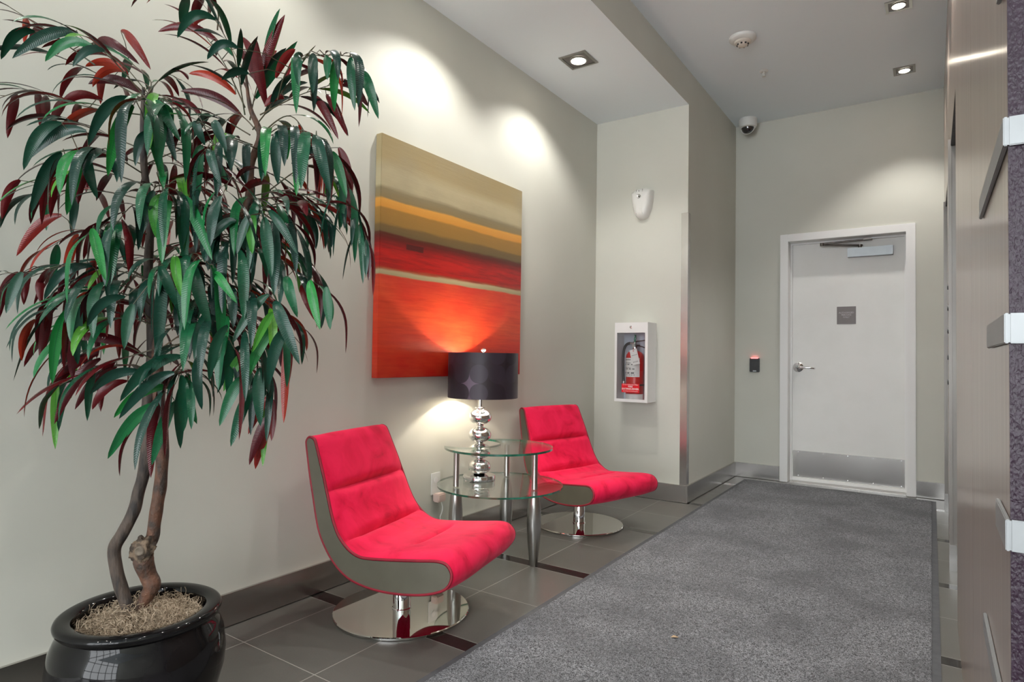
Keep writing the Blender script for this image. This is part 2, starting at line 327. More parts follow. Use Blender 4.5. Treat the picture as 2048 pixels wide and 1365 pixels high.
# ------------------------------------------------------------------ helpers
def tag(o, label=None, cat=None, group=None, kind=None):
    if label: o['label'] = label
    if cat: o['category'] = cat
    if group: o['group'] = group
    if kind: o['kind'] = kind
    return o
def thing(name, label, cat, loc=(0, 0, 0), rz=0, group=None):
    o = bpy.data.objects.new(name, None); C.objects.link(o); o.location = loc; o.rotation_euler = (0, 0, rz); o.empty_display_size = .1
    return tag(o, label, cat, group)
def obj(name, bm, mats, parent=None, smooth=None, loc=None):
    if smooth is not None:
        bm.normal_update()
        for f in bm.faces: f.smooth = True
        for e in bm.edges:
            e.smooth = not (len(e.link_faces) == 2 and e.calc_face_angle(0) > math.radians(smooth))
    me = bpy.data.meshes.new(name); bm.to_mesh(me); bm.free()
    for mm in (mats if isinstance(mats, (list, tuple)) else [mats]): me.materials.append(mm)
    o = bpy.data.objects.new(name, me); C.objects.link(o); o.parent = parent
    if loc: o.location = loc
    return o
def BM(): return bmesh.new()
def bx(bm, x0, x1, y0, y1, z0, z1, mi=0, bev=0):
    v = [bm.verts.new((x, y, z)) for x in (x0, x1) for y in (y0, y1) for z in (z0, z1)]
    fs = [bm.faces.new([v[i] for i in q]) for q in ((0, 1, 3, 2), (4, 6, 7, 5), (0, 4, 5, 1), (2, 3, 7, 6), (0, 2, 6, 4), (1, 5, 7, 3))]
    for f in fs: f.material_index = mi
    if bev:
        es = list({e for f in fs for e in f.edges})
        r = bmesh.ops.bevel(bm, geom=es, offset=bev, segments=2, affect='EDGES')
        for f in r['faces']: f.material_index = mi
    return v
def lathe(bm, prof, cx=0, cy=0, n=48, mi=0, mat4=None, cap=True):
    """prof: list of (r, z)"""
    rings = []
    for r, z in prof:
        if r < 1e-6: rings.append([bm.verts.new((cx, cy, z))])
        else: rings.append([bm.verts.new((cx + r * math.cos(2 * PI * k / n), cy + r * math.sin(2 * PI * k / n), z)) for k in range(n)])
    vs = [v for q in rings for v in q]
    for a, b in zip(rings, rings[1:]):
        for k in range(n):
            k2 = (k + 1) % n
            if len(a) == 1 and len(b) == 1: continue
            if len(a) == 1: f = bm.faces.new((a[0], b[k2], b[k]))
            elif len(b) == 1: f = bm.faces.new((a[k], a[k2], b[0]))
            else: f = bm.faces.new((a[k], a[k2], b[k2], b[k]))
            f.material_index = mi
    if cap:
        for q, rev in ((rings[0], True), (rings[-1], False)):
            if len(q) > 1:
                f = bm.faces.new(q[::-1] if rev else q); f.material_index = mi
    if mat4 is not None: bmesh.ops.transform(bm, matrix=mat4, verts=vs)
    bmesh.ops.recalc_face_normals(bm, faces=list({f for v in vs for f in v.link_faces}))
    return vs
def tube(bm, pts, rad, n=10, mi=0, cap=True):
    pts = [Vector(p) for p in pts]
    if isinstance(rad, (int, float)): rad = [rad] * len(pts)
    t0 = (pts[1] - pts[0]).normalized(); up = Vector((0, 0, 1)) if abs(t0.z) < .9 else Vector((1, 0, 0))
    nr = t0.cross(up).normalized(); rings = []
    for i, p in enumerate(pts):
        t = (pts[min(i + 1, len(pts) - 1)] - pts[max(i - 1, 0)]).normalized()
        nr = (nr - t * nr.dot(t)).normalized(); b = t.cross(nr)
        rings.append([bm.verts.new(p + rad[i] * (math.cos(2 * PI * k / n) * nr + math.sin(2 * PI * k / n) * b)) for k in range(n)])
    for a, b in zip(rings, rings[1:]):
        for k in range(n):
            f = bm.faces.new((a[k], a[(k + 1) % n], b[(k + 1) % n], b[k])); f.material_index = mi
    if cap:
        bm.faces.new(rings[0][::-1]).material_index = mi; bm.faces.new(rings[-1]).material_index = mi
    return rings
def catmull(P, n, closed=False):
    P = [Vector(p) for p in P]; out = []; N = len(P)
    segs = N if closed else N - 1
    for s in range(segs):
        if closed: a, b, c, d = P[s - 1], P[s], P[(s + 1) % N], P[(s + 2) % N]
        else: a, b, c, d = P[max(s - 1, 0)], P[s], P[s + 1], P[min(s + 2, N - 1)]
        for k in range(n):
            t = k / n
            out.append(.5 * ((2 * b) + (c - a) * t + (2 * a - 5 * b + 4 * c - d) * t * t + (-a + 3 * b - 3 * c + d) * t ** 3))
    if not closed: out.append(P[-1])
    return out
def resample(P, n, closed=False):
    Q = P + [P[0]] if closed else P
    L = [0]
    for a, b in zip(Q, Q[1:]): L.append(L[-1] + (b - a).length)
    out = []; j = 0
    for k in range(n):
        s = L[-1] * k / (n if closed else n - 1)
        while j < len(L) - 2 and L[j + 1] < s: j += 1
        t = (s - L[j]) / max(1e-9, L[j + 1] - L[j]); out.append(Q[j].lerp(Q[j + 1], min(1, t)))
    return out
def struct(name, bm, mats, smooth=None): return tag(obj(name, bm, mats, None, smooth), kind='structure')
def text_bm(bm, txt, size, mat4, mi=0, ext=.0004, bold=False, width=1.0, align='CENTER'):
    cu = bpy.data.curves.new('t', 'FONT'); cu.body = txt; cu.size = size; cu.align_x = align; cu.align_y = 'CENTER'; cu.extrude = ext
    cu.resolution_u = 2
    if bold: cu.offset = size * .02
    o = bpy.data.objects.new('t', cu); C.objects.link(o)
    dg = bpy.context.evaluated_depsgraph_get(); dg.update()
    me = bpy.data.meshes.new_from_object(o.evaluated_get(dg))
    me.transform(mat4 @ Matrix.Diagonal((width, 1, 1, 1)))
    f0 = len(bm.faces); bm.from_mesh(me); bm.faces.ensure_lookup_table()
    for f in bm.faces[f0:]: f.material_index = mi
    bpy.data.objects.remove(o); bpy.data.curves.remove(cu); bpy.data.meshes.remove(me)
FACE_CAM = Matrix.Rotation(PI / 2, 4, 'X')      # text upright, readable from -Y
def cyl_y(bm, x, z, y0, y1, r0, r1=None, n=32, mi=0):
    r1 = r0 if r1 is None else r1
    M4 = Matrix.Translation((x, y0, z)) @ Matrix.Rotation(PI / 2, 4, 'X')   # local +z -> -y
    return lathe(bm, [(r0, 0), (r1, y0 - y1)], n=n, mi=mi, mat4=M4)

# ------------------------------------------------------------------ room shell
b = BM(); bx(b, XL - .2, XE, YF, YB + .2, -.1, 0); struct('floor', b, M_floor)
b = BM(); bx(b, XP - .02, XE, YF, YB + .2, ZC, ZC + .15); struct('ceiling', b, M_ceil)
b = BM(); bx(b, XL - .2, XP, YF, YP, ZS, ZC + .15)
for f in b.faces:                                      # underside is ceiling white, beam face is wall paint
    f.normal_update(); f.material_index = 0 if f.normal.z < -.5 else 1
b.normal_update(); struct('ceiling_lower', b, [M_ceil, M_wall])
b = BM(); bx(b, XL - .2, XL, YF, YP + .1, 0, ZC + .1); struct('wall_left', b, M_wall)
b = BM(); bx(b, XL - .2, XP, YP, YB + .1, 0, ZC + .1); struct('wall_pillar', b, M_wall)
DX0, DX1, DZ = -1.054, -.172, 2.125                    # door opening
b = BM(); bx(b, XP - .05, DX0 - .02, YB, YB + .2, 0, ZC + .1); bx(b, DX1 + .02, XR + .4, YB, YB + .2, 0, ZC + .1); bx(b, DX0 - .02, DX1 + .02, YB, YB + .2, DZ + .02, ZC + .1)
struct('wall_back', b, M_wall)
# right wall: laminate panels with two elevator openings
Y1, Y2, Y3, Y4, ZH = 3.12, 3.93, 4.74, 5.44, 2.205
b = BM()
bx(b, XR, XR + .26, 1.024, 1.928, 0, ZC); bx(b, XR, XR + .26, 1.931, Y1, 0, ZC)
bx(b, XR + .004, XR + .26, 1.928, 1.931, 0, ZC)
bx(b, XR, XR + .26, Y1, Y2, ZH, ZC); bx(b, XR, XR + .26, Y2, Y3, 0, ZC); bx(b, XR, XR + .26, Y3, Y4, ZH, ZC); bx(b, XR, XR + .26, Y4, YB, 0, ZC)
struct('wall_right', b, M_lam)
b = BM(); bx(b, XR - .0005, XE, 1.02, 1.024, 0, ZC); bx(b, XR + .26, XE, 1.024, 1.2, 0, ZC); struct('wall_leather', b, M_leather)
b = BM(); bx(b, XE, XE + .1, YF, 1.1, 0, ZC); struct('wall_lobby', b, M_wall)
# elevator doors deep in their recesses, steel jambs
for i, (ya, yb) in enumerate(((Y1, Y2), (Y3, Y4))):
    b = BM(); bx(b, XR + .20, XR + .23, ya, yb, 0, ZH)
    bx(b, XR + .0045, XR + .2, yb - .004, yb - .0005, .135, ZH - .006)         # far jamb reveal
    bx(b, XR - .011, XR + .004, yb - .008, yb + .03, 0, ZH + .03)
    bx(b, XR + .004, XR + .2, ya + .0005, ya + .004, 0, ZH - .002)
    bx(b, XR + .0005, XR + .2, ya + .001, yb - .001, ZH - .004, ZH - .0005, 1)
    o = struct('door_%d' % (i + 2), b, [M_jamb, M_dark])
    b = BM(); bx(b, XR - .012, XR + .2, yb - .012, yb - .004, 0, .135); o2 = obj('skirting', b, M_steel, o)
# baseboards
bh, bt = .13, .015
b = BM(); bx(b, XL, XL + bt, YF, YP, 0.004, bh, bev=.0015); struct('baseboard_left', b, M_steel)
b = BM(); bx(b, XL + bt, XP + .0005, YP - bt, YP, .004, bh, bev=.0015); bx(b, XP, XP + bt, YP - bt, YB, .004, bh, bev=.0015); struct('baseboard_pillar', b, M_steel)
b = BM(); bx(b, XP + bt, DX0 - .07, YB - bt, YB, .004, bh, bev=.0015); bx(b, DX1 + .065, XR, YB - bt, YB, .004, bh, bev=.0015); struct('baseboard_back', b, M_steel)
# steel corner guard on the pillar
b = BM(); bx(b, XP - .05, XP + .003, YP - .003, YP, bh, 2.17); bx(b, XP + .0003, XP + .003, YP + .0002, YP + .05, bh, 2.17); struct('trim_1', b, M_steelv)
# far end of the lobby: glazing with mullions, daylight beyond
b = BM()
for x in (-2.2, -1.1, 0, 1.1, 2.2, 3.15): bx(b, x - .04, x + .04, YF - .08, YF, 0, ZC)
for z in (.0, 1.0, 2.5, 3.2): bx(b, XL, XE, YF - .075, YF - .005, z, z + .08)
struct('window_1', b, M_dark)

# door frame and door
FW = .066
b = BM()
bx(b, DX0 - FW, DX0, YB - .018, YB + .19, 0, DZ + FW, bev=.003); bx(b, DX1, DX1 + FW, YB - .018, YB + .19, 0, DZ + FW, bev=.003)
bx(b, DX0, DX1, YB - .018, YB + .19, DZ, DZ + FW, bev=.003)
bx(b, DX0 - .001, DX0 + .014, YB + .10, YB + .14, 0, DZ - .014); bx(b, DX1 - .014, DX1 + .001, YB + .10, YB + .14, 0, DZ - .014); bx(b, DX0 - .001, DX1 + .001, YB + .10, YB + .14, DZ - .014, DZ + .001)
struct('trim_2', b, M_white)
YD = YB + .125                                            # door face
door = thing('door_1', None, None, (0, 0, 0))
door['kind'] = 'structure'
b = BM(); bx(b, DX0 + .001, DX1 - .001, YD, YD + .045, .012, DZ - .004, bev=.001); obj('door_leaf', b, M_doorp, door)
b = BM(); bx(b, DX0 + .02, DX1 - .012, YD - .0015, YD, .035, .268); obj('kick_plate', b, M_steel, door)
b = BM()
for x in (-.99, -.79, -.60, -.41, -.21):
    for z in (.048, .256): lathe(b, [(.004, 0), (.0035, .001), (0, .0015)], n=10, mat4=Matrix.Translation((x, YD - .0015, z)) @ Matrix.Rotation(PI / 2, 4, 'X'))
obj('screws', b, M_chrome, door)
b = BM(); bx(b, DX0 + .005, DX1 - .005, YD - .02, YD - .0005, .004, .03, bev=.003); obj('door_sweep', b, M_white, door)
hd = BM(); lathe(hd, [(.043, 0), (.043, .006), (.034, .014), (.016, .018), (.014, .05), (.014, .062), (0, .062)], n=36, mat4=Matrix.Translation((-.992, YD, 1.012)) @ Matrix.Rotation(PI / 2, 4, 'X'))
lev = catmull([(-.992, YD - .052, 1.012), (-.95, YD - .056, 1.012), (-.90, YD - .054, 1.008), (-.868, YD - .045, 1.005), (-.855, YD - .03, 1.004)], 5)
tube(hd, lev, [.0105] * len(lev), 12)
obj('lever_handle', hd, M_chrome, door, 40)
# threshold strip under the door
b = BM(); bx(b, DX0, DX1, YB - .03, YD + .06, .0, .006, bev=.001); struct('trim_3', b, M_steel)

# door closer
dc = thing('door_closer', 'grey rectangular door closer with folded dark arm at top of white door', 'door closer', (-.43, YD, 2.0))
b = BM(); bx(b, -.168, .166, -.06, 0, -.036, .04, bev=.002); obj('closer_body', b, M_greymet, dc)
b = BM(); lathe(b, [(.014, .04), (.014, .055), (.02, .056), (.02, .068), (0, .07)], cx=-.075, cy=-.03, n=20); obj('spindle', b, M_bronze, dc, 40)
b = BM(); tube(b, [(-.075, -.03, .062), (-.36, -.095, .078)], .009, 10); lathe(b, [(.015, .07), (.015, .095), (0, .096)], cx=-.36, cy=-.095, n=16); obj('arm', b, M_bronze, dc, 40)
b = BM(); tube(b, [(-.36, -.095, .088), (-.02, -.05, .105)], .008, 10); bx(b, -.05, .015, -.085, -.02, .098, .112, bev=.003)
obj('arm', b, M_bronze, dc, 40)

# sign on the door
sg = thing('door_sign', 'small square taupe sign reading AUTHORIZED PERSONS ONLY on white door', 'sign', (-.611, YD, 1.468))
b = BM(); bx(b, -.073, .073, -.004, 0, -.076, .076, bev=.001); obj('sign_plate', b, M_sign, sg)
b = BM()
for t, z, s in (('AUTHORIZED', .022, .0215), ('PERSONS', .003, .0215), ('ONLY', -.016, .0215)):
    text_bm(b, t, s, Matrix.Translation((0, -.0045, z)) @ FACE_CAM, width=.86)
obj('lettering', b, M_signtx, sg)

# card reader
cr_ = thing('card_reader', 'small black card reader with red light bar beside the door frame', 'card reader', (-1.334, YB, 1.026))
b = BM(); bx(b, -.043, .043, -.022, 0, -.065, .062, bev=.004); obj('reader_body', b, M_black, cr_, 30)
b = BM(); bx(b, -.030, .030, -.0245, -.012, .058, .067, bev=.001); obj('light_bar', b, M_led, cr_)
b = BM(); bx(b, -.014, .016, -.0235, -.02, -.060, -.049, bev=.0005); obj('badge', b, M_greymet, cr_)

# ------------------------------------------------------------------ ceiling things
def downlight(x, y, z, s, label, group, power, sz=126, tilt=(0, 0)):
    t = thing('downlight', label, 'downlight', (x, y, z), 0, group)
    b = BM(); h = s / 2; q = h - .016
    bx(b, -h, h, -h, -q, -.006, 0); bx(b, -h, h, q, h, -.006, 0); bx(b, -h, -q, -q, q, -.006, 0); bx(b, q, h, -q, q, -.006, 0)
    obj('trim_frame', b, M_satin, t)
    b = BM(); bx(b, -q, q, -q, q, -.0015, -.0005); obj('recess_plate', b, M_recess, t)
    b = BM(); lathe(b, [(h * .60, -.002), (h * .60, -.008), (h * .50, -.010), (h * .50, -.004)], n=36, cap=False); obj('gimbal_ring', b, M_satin, t, 40)
    b = BM(); lathe(b, [(h * .49, -.003), (h * .49, -.007), (h * .3, -.010), (0, -.011)], n=32); obj('lamp_lens', b, M_bulb, t, 40)
    L = bpy.data.lights.new('downlight_beam', 'SPOT'); L.energy = power; L.color = (1, .965, .915); L.spot_size = math.radians(sz); L.spot_blend = .55; L.shadow_soft_size = .035
    lo = bpy.data.objects.new('downlight_beam', L); C.objects.link(lo); lo.parent = t; lo.location = (0, 0, -.02)
    return t
downlight(-1.883, 3.49, ZS, .19, 'large square recessed downlight in the lower alcove ceiling, glowing warm', 'alcove downlights', SPOT_W)
for y, wd in ((2.45, 'above the round glass table side, second from the alcove end'), (1.42, 'above the near red chair'), (.38, 'above the potted tree'), (-.66, 'behind the camera by the left wall'), (-1.7, 'furthest from the alcove end')):
    downlight(-1.883, y, ZS, .19, 'square recessed alcove downlight ' + wd, 'alcove downlights', SPOT_W if y > 2 else SPOT_W * .42)
downlight(-.165, 5.39, ZC, .14, 'small square recessed downlight nearest the white door in the corridor ceiling', 'corridor downlights', CORR_W, 96)
downlight(-.163, 4.38, ZC, .14, 'small square recessed downlight at the top edge of the picture, second from the door', 'corridor downlights', CORR_W, 96)
for y, wd in ((3.37, 'third from the white door'), (2.36, 'fourth from the white door'), (1.35, 'fifth from the white door'), (.3, 'above the camera')):
    downlight(-.165, y, ZC, .14, 'small square recessed corridor downlight ' + wd, 'corridor downlights', CORR_W, 96)
for (x, y, wd) in ((1.2, -.6, 'nearest the leather wall'), (1.2, -2.2, 'in the middle of the lobby'), (-.6, -2.2, 'over the middle of the rug'), (-.6, -3.8, 'over the rug end'), (1.2, -3.8, 'nearest the lobby glazing'), (2.4, -1.4, 'nearest the right lobby wall')):
    downlight(x, y, ZC, .14, 'small square recessed lobby downlight ' + wd, 'lobby downlights', CORR_W)

sd = thing('smoke_detector', 'round off-white smoke detector on the grey corridor ceiling', 'smoke detector', (-1.052, 4.27, ZC))
b = BM(); lathe(b, [(.088, 0), (.088, -.012), (.08, -.022), (.055, -.030)], n=48); obj('base_ring', b, M_plast, sd, 40)
b = BM(); lathe(b, [(.056, -.029), (.050, -.040), (.034, -.046), (.032, -.056), (.018, -.062), (0, -.063)], n=40, cap=False); obj('sensor_dome', b, M_beige, sd, 40)
b = BM()
for k in range(8):
    a = k * PI / 4; c_, s_ = math.cos(a) * .034, math.sin(a) * .034
    lathe(b, [(.0065, -.047), (.0065, -.055)], cx=c_, cy=s_, n=8)
obj('vent_slots', b, M_black, sd)
sp_ = thing('sprinkler', 'small white fire sprinkler head on the ceiling behind the smoke detector', 'sprinkler', (-1.041, 4.856, ZC))
b = BM(); lathe(b, [(.032, 0), (.031, -.004), (.02, -.008), (.012, -.008)], n=32); obj('escutcheon', b, M_plast, sp_, 40)
b = BM(); lathe(b, [(.008, -.006), (.008, -.016), (.004, -.018), (.0035, -.04), (.003, -.042)], n=12); tube(b, [(.007, 0, -.014), (.012, 0, -.026), (.003, 0, -.042)], .0018, 6); tube(b, [(-.007, 0, -.014), (-.012, 0, -.026), (-.003, 0, -.042)], .0018, 6)
obj('frame_arms', b, M_plast, sp_, 40)
b = BM(); lathe(b, [(.013, -.0425), (.013, -.044)], n=20); obj('deflector', b, M_plast, sp_)
ca = thing('dome_camera', 'white dome security camera with black lens in the ceiling corner of the back wall', 'security camera', (-1.37, 5.76, ZC))
b = BM(); lathe(b, [(.074, 0), (.078, -.008), (.077, -.062), (.070, -.078), (.058, -.083)], n=48); obj('housing', b, M_plast, ca, 40)
b = BM(); lathe(b, [(.057, -.080)] + [(.055 * math.cos(a), -.082 - .055 * math.sin(a)) for a in [i * PI / 24 for i in range(12)]] + [(0, -.137)], n=40, cap=False); obj('lens_dome', b, M_dome, ca, 60)
b = BM(); tube(b, [Vector((.060 * math.cos(a), -.012, -.080 - .060 * math.sin(a))) for a in [i * PI / 20 for i in range(21)]], .003, 8); obj('trim_bail', b, M_plast, ca, 60)

# white shield-shaped dispenser
al = thing('wall_dispenser', 'white shield-shaped air freshener dispenser high on the pillar wall', 'dispenser', (-1.868, YP, 2.275))
def shield(bm, wd, ht, dep, mi=0, y0=0):
    NA, NR = 40, 9; rings = []
    def outl(a):
        x = math.sin(a); z = math.cos(a)
        if z > 0: return x * wd * (1 - .02 * z), ht * (.42 + .05 * z) if abs(x) < .99 else ht * .42 * z
        k = -z; return x * wd * (1 - .12 * k * k), ht * (.42 * (1) - k * .95)
    pts = []
    top = [(-wd + 2 * wd * i / 10, ht * .5 - .10 * ht * ((i / 5 - 1) ** 2)) for i in range(11)]
    side = []
    for i in range(1, 13):
        t = i / 12; side.append((wd * math.cos(t * PI / 2) ** .72, ht * .40 - math.sin(t * PI / 2) ** 1.15 * ht * .90))
    pts = top + side[:-1] + [(0, -ht * .5)] + [(-x, z) for x, z in side[:-1][::-1]]
    prev = [bm.verts.new((x, y0, z)) for x, z in pts]
    for j in range(1, NR):
        a = j / (NR - 1) * PI / 2; s = .985 * (1 - (math.sin(a) ** 3.2) * .0) * math.cos(a) ** .45 if j < NR - 1 else .12; d = dep * math.sin(a) ** .75
        cur = [bm.verts.new((x * s, y0 - d, z * s + .1 * ht * (1 - s))) for x, z in pts]
        for k in range(len(pts)):
            bm.faces.new((prev[k], prev[(k + 1) % len(pts)], cur[(k + 1) % len(pts)], cur[k]))
        prev = cur
    bm.faces.new(prev); bmesh.ops.recalc_face_normals(bm, faces=bm.faces)
b = BM(); shield(b, .088, .245, .075); obj('cover', b, M_plast, al, 50)
b = BM(); bx(b, -.034, -.031, -.074, -.03, -.085, .105); bx(b, .016, .019, -.0745, -.03, -.085, .105); obj('panel_seams', b, M_plast, al)
b = BM(); lathe(b, [(.017, 0), (.015, .004), (.008, .001), (0, .0005)], n=24, mat4=Matrix.Translation((-.008, -.073, .05)) @ Matrix.Rotation(PI / 2, 4, 'X')); obj('nozzle_ring', b, M_satin, al, 40)
b = BM(); cyl_y(b, -.006, .048, -.074, -.0765, .006); obj('nozzle_hole', b, M_black, al)
b = BM(); cyl_y(b, -.008, .092, -.068, -.0735, .003); obj('indicator', b, M_black, al)

# ------------------------------------------------------------------ fire extinguisher cabinet
CX0, CX1, CZ0, CZ1, CY = -2.02, -1.753, .738, 1.341, YP - .165
cb = thing('extinguisher_cabinet', 'white metal fire extinguisher cabinet with clear front on the pillar wall', 'cabinet', ((CX0 + CX1) / 2, YP, CZ0))
hw = (CX1 - CX0) / 2; hh = CZ1 - CZ0; dp = .165; t_ = .004
b = BM(); bx(b, -hw, -hw + t_, -dp, 0, 0, hh); bx(b, hw - t_, hw, -dp, 0, 0, hh); bx(b, -hw + t_, hw - t_, -dp, 0, 0, t_); bx(b, -hw + t_, hw - t_, -dp, 0, hh - t_, hh); bx(b, -hw + t_, hw - t_, -.004, 0, t_, hh - t_, 1)
obj('case', b, [M_white, M_cabin], cb)
b = BM(); fy0, fy1 = -dp - .006, -dp
bx(b, -hw, -hw + .018, fy0, fy1, 0, hh); bx(b, hw - .022, hw, fy0, fy1, 0, hh); bx(b, -hw + .018, hw - .022, fy0, fy1, 0, .022); bx(b, -hw + .018, hw - .022, fy0, fy1, hh - .078, hh)
obj('front_frame', b, M_white, cb)
b = BM(); bx(b, -hw + .018, hw - .022, fy1 - .003, fy1, .022, hh - .078); obj('clear_pane', b, M_pane, cb)
b = BM(); lathe(b, [(.011, 0), (.010, .005), (.004, .006), (0, .006)], n=24, mat4=Matrix.Translation((0, fy0, hh - .036)) @ Matrix.Rotation(PI / 2, 4, 'X')); obj('lock', b, M_chrome, cb, 40)
sk = BM(); sx0, sx1, sz0, sz1 = -.074, .069, .072, .138; sy = fy1 - .0035
bx(sk, sx0, sx1, sy - .0004, sy, sz0, sz1); so = obj('warning_sticker', sk, M_stickr, cb)
b = BM(); cxm = (sx0 + sx1) / 2
for t, z, s, wd in (('In Case Of Fire Break Glass', .131, .0115, .95), ('FIRE', .1165, .0185, 1.1), ('EXTINGUISHER', .0985, .0185, 1.07), ('Break Glass For Fire Emergency', .0825, .0095, .95)):
    text_bm(b, t, s, Matrix.Translation((cxm, sy - .001, z)) @ FACE_CAM, bold=s > .015, width=wd)
obj('lettering', b, M_sticktx, so)
b = BM()                                               # beaded break-glass chain on the cabinet's right side
for i in range(26):
    s = i / 25; z = hh - .02 - .17 * s; x = hw + .012 + .004 * math.sin(9 * s)
    bmesh.ops.create_uvsphere(b, u_segments=8, v_segments=6, radius=.0024, matrix=Matrix.Translation((x - .009 * (s > .96), -.03, z)))
obj('bead_chain', b, M_plast, cb, 60)

ex = thing('fire_extinguisher', 'red fire extinguisher with black hose standing inside the white cabinet', 'fire extinguisher', (-1.893, YP - .078, CZ0 + t_))
b = BM(); lathe(b, [(.058, 0), (.066, .004), (.0685, .02), (.0685, .335), (.066, .352), (.055, .370), (.035, .383), (.018, .388), (.017, .40)], n=48); obj('cylinder', b, M_red, ex, 50)
for nm_, r, z0, z1 in (('paper_label', .0692, .185, .33), ('base_label', .0692, .004, .055)):
    b = BM(); seg = [(-1.25 + 2.2 * i / 16) - PI / 2 for i in range(17)]
    if z1 < .1: seg = [-PI + PI * i / 16 for i in range(17)]
    v0 = [b.verts.new((r * math.cos(a), r * math.sin(a), z0)) for a in seg]; v1 = [b.verts.new((r * math.cos(a), r * math.sin(a), z1)) for a in seg]
    for i in range(16): b.faces.new((v0[i], v0[i + 1], v1[i + 1], v1[i]))
    o_ = obj(nm_, b, M_label, ex, 50)
    if nm_ == 'paper_label': lb = o_
b = BM(); R_ = random.Random(4)
for z, hgt, n_ in ((.316, .006, 1), (.292, .004, 1), (.280, .008, 3), (.256, .003, 1), (.246, .008, 4), (.215, .012, 3), (.2, .004, 6)):
    a0 = -PI / 2 - 1.1
    for i in range(n_):
        ww = 1.3 / n_; aa = a0 + i * 1.6 / n_; bbb = aa + ww * .8
        for j in range(6):
            p, q = aa + (bbb - aa) * j / 6, aa + (bbb - aa) * (j + 1) / 6; r = .0696
            vs = [b.verts.new((r * math.cos(u), r * math.sin(u), zz)) for u, zz in ((p, z - hgt / 2), (q, z - hgt / 2), (q, z + hgt / 2), (p, z + hgt / 2))]; b.faces.new(vs)
obj('label_print', b, M_ink, lb)
b = BM(); lathe(b, [(.0695, .118), (.0708, .119), (.0708, .129), (.0695, .13)], n=48, cap=False); obj('hose_strap', b, M_rubber, ex, 40)
b = BM(); lathe(b, [(.016, .398), (.020, .402), (.020, .43), (.014, .44), (.014, .458), (.010, .462), (0, .463)], n=24); cyl_y(b, 0, .425, -.012, -.034, .013); tube(b, [(-.012, 0, .442), (-.04, -.002, .444)], .009, 10); obj('valve', b, M_chrome, ex, 40)
b = BM(); hp = catmull([(-.04, -.002, .444), (-.068, -.006, .432), (-.086, -.01, .395), (-.092, -.012, .33), (-.090, -.014, .24), (-.086, -.016, .16), (-.084, -.016, .125)], 6); tube(b, hp, .0105, 12); obj('hose', b, M_rubber, ex, 50)
b = BM(); tube(b, [(-.084, -.016, .150), (-.083, -.016, .128)], .0115, 12); tube(b, [(-.083, -.016, .128), (-.083, -.016, .10)], [.012, .009], 12); obj('nozzle', b, M_satin, ex, 50)
b = BM()
def bar(bm, p, q, w_, h_):
    p, q = Vector(p), Vector(q); d = (q - p); M4 = Matrix.Translation((p + q) / 2) @ d.to_track_quat('X', 'Z').to_matrix().to_4x4()
    f0 = len(bm.verts); bx(bm, -d.length / 2, d.length / 2, -w_ / 2, w_ / 2, -h_ / 2, h_ / 2); bm.verts.ensure_lookup_table()
    bmesh.ops.transform(bm, matrix=M4, verts=bm.verts[f0:])
bar(b, (.004, -.01, .455), (.108, -.014, .468), .018, .008); obj('operating_lever', b, M_black, ex)
b = BM(); bar(b, (.006, -.01, .425), (.04, -.012, .425), .02, .014); bar(b, (.04, -.012, .424), (.108, -.014, .402), .016, .008); obj('carry_handle', b, M_black, ex)
b = BM(); tube(b, [(.006, -.02, .452), (.002, -.02, .475), (.010, -.02, .498), (.004, -.018, .508)], .0035, 8); tube(b, [(.006, -.02, .452), (.016, -.02, .48), (.014, -.02, .508)], .003, 8); obj('tamper_seal', b, M_green, ex, 50)
tg = thing('inspection_tag', 'white paper inspection tag hanging from the fire extinguisher valve', 'tag', (-1.875, YP - .152, 1.125))
b = BM(); v0 = bx(b, -.030, .030, -.0006, .0006, -.105, .012); obj('tag_card', b, M_label, tg)
b = BM(); bx(b, -.024, .024, -.0012, -.0006, -.034, -.031)
for i in range(4): bx(b, -.02 + i * .011, -.015 + i * .011, -.0012, -.0006, -.088, -.080)
obj('print_line', b, M_ink, tg)
b = BM(); cyl_y(b, 0, 0, -.0006, -.002, .004, n=16); obj('eyelet', b, M_red, tg)
tg.rotation_euler = (0, math.radians(-14), 0)

# ------------------------------------------------------------------ painting
pa = thing('abstract_painting', 'large square abstract canvas with tan, orange and red bands on the left wall', 'painting', (0, 0, 0))
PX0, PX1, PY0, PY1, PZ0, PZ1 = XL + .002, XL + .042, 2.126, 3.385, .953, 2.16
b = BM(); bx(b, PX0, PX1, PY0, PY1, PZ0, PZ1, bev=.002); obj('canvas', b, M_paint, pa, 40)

# ------------------------------------------------------------------ outlet + adapter
ol = thing('wall_outlet', 'white double wall outlet low on the left wall beside the glass table', 'outlet', (XL, 2.615, .360))
b = BM(); bx(b, 0, .006, -.037, .037, -.060, .060, bev=.0015); obj('face_plate', b, M_plast, ol, 40)
b = BM(); lathe(b, [(.015, 0), (.015, .0075)], n=24, mat4=Matrix.Translation((0, 0, .02)) @ Matrix.Rotation(PI / 2, 4, 'Y'))
obj('socket', b, M_white, ol, 40)
ad = thing('power_adapter', 'pale plug-in power adapter with white cord under the wall outlet', 'plug', (XL + .006, 2.62, .292))
b = BM(); bx(b, 0, .045, -.032, .032, -.028, .018, bev=.006); obj('plug_body', b, mat('pink_lit_plastic', (.70, .52, .46), .4, colvar=((.66, .50, .45), 10)), ad, 40)  # pink light falling on the plug is painted into its colour
b = BM(); cp = catmull([(.025, .012, -.028), (.03, .02, -.06), (.032, .012, -.09), (.03, 0, -.115), (.03, .02, -.15), (.035, .05, -.20), (.03, .05, -.27), (.045, .08, -.288)], 6); tube(b, cp, .003, 8); obj('cord', b, M_cordw, ad, 60)

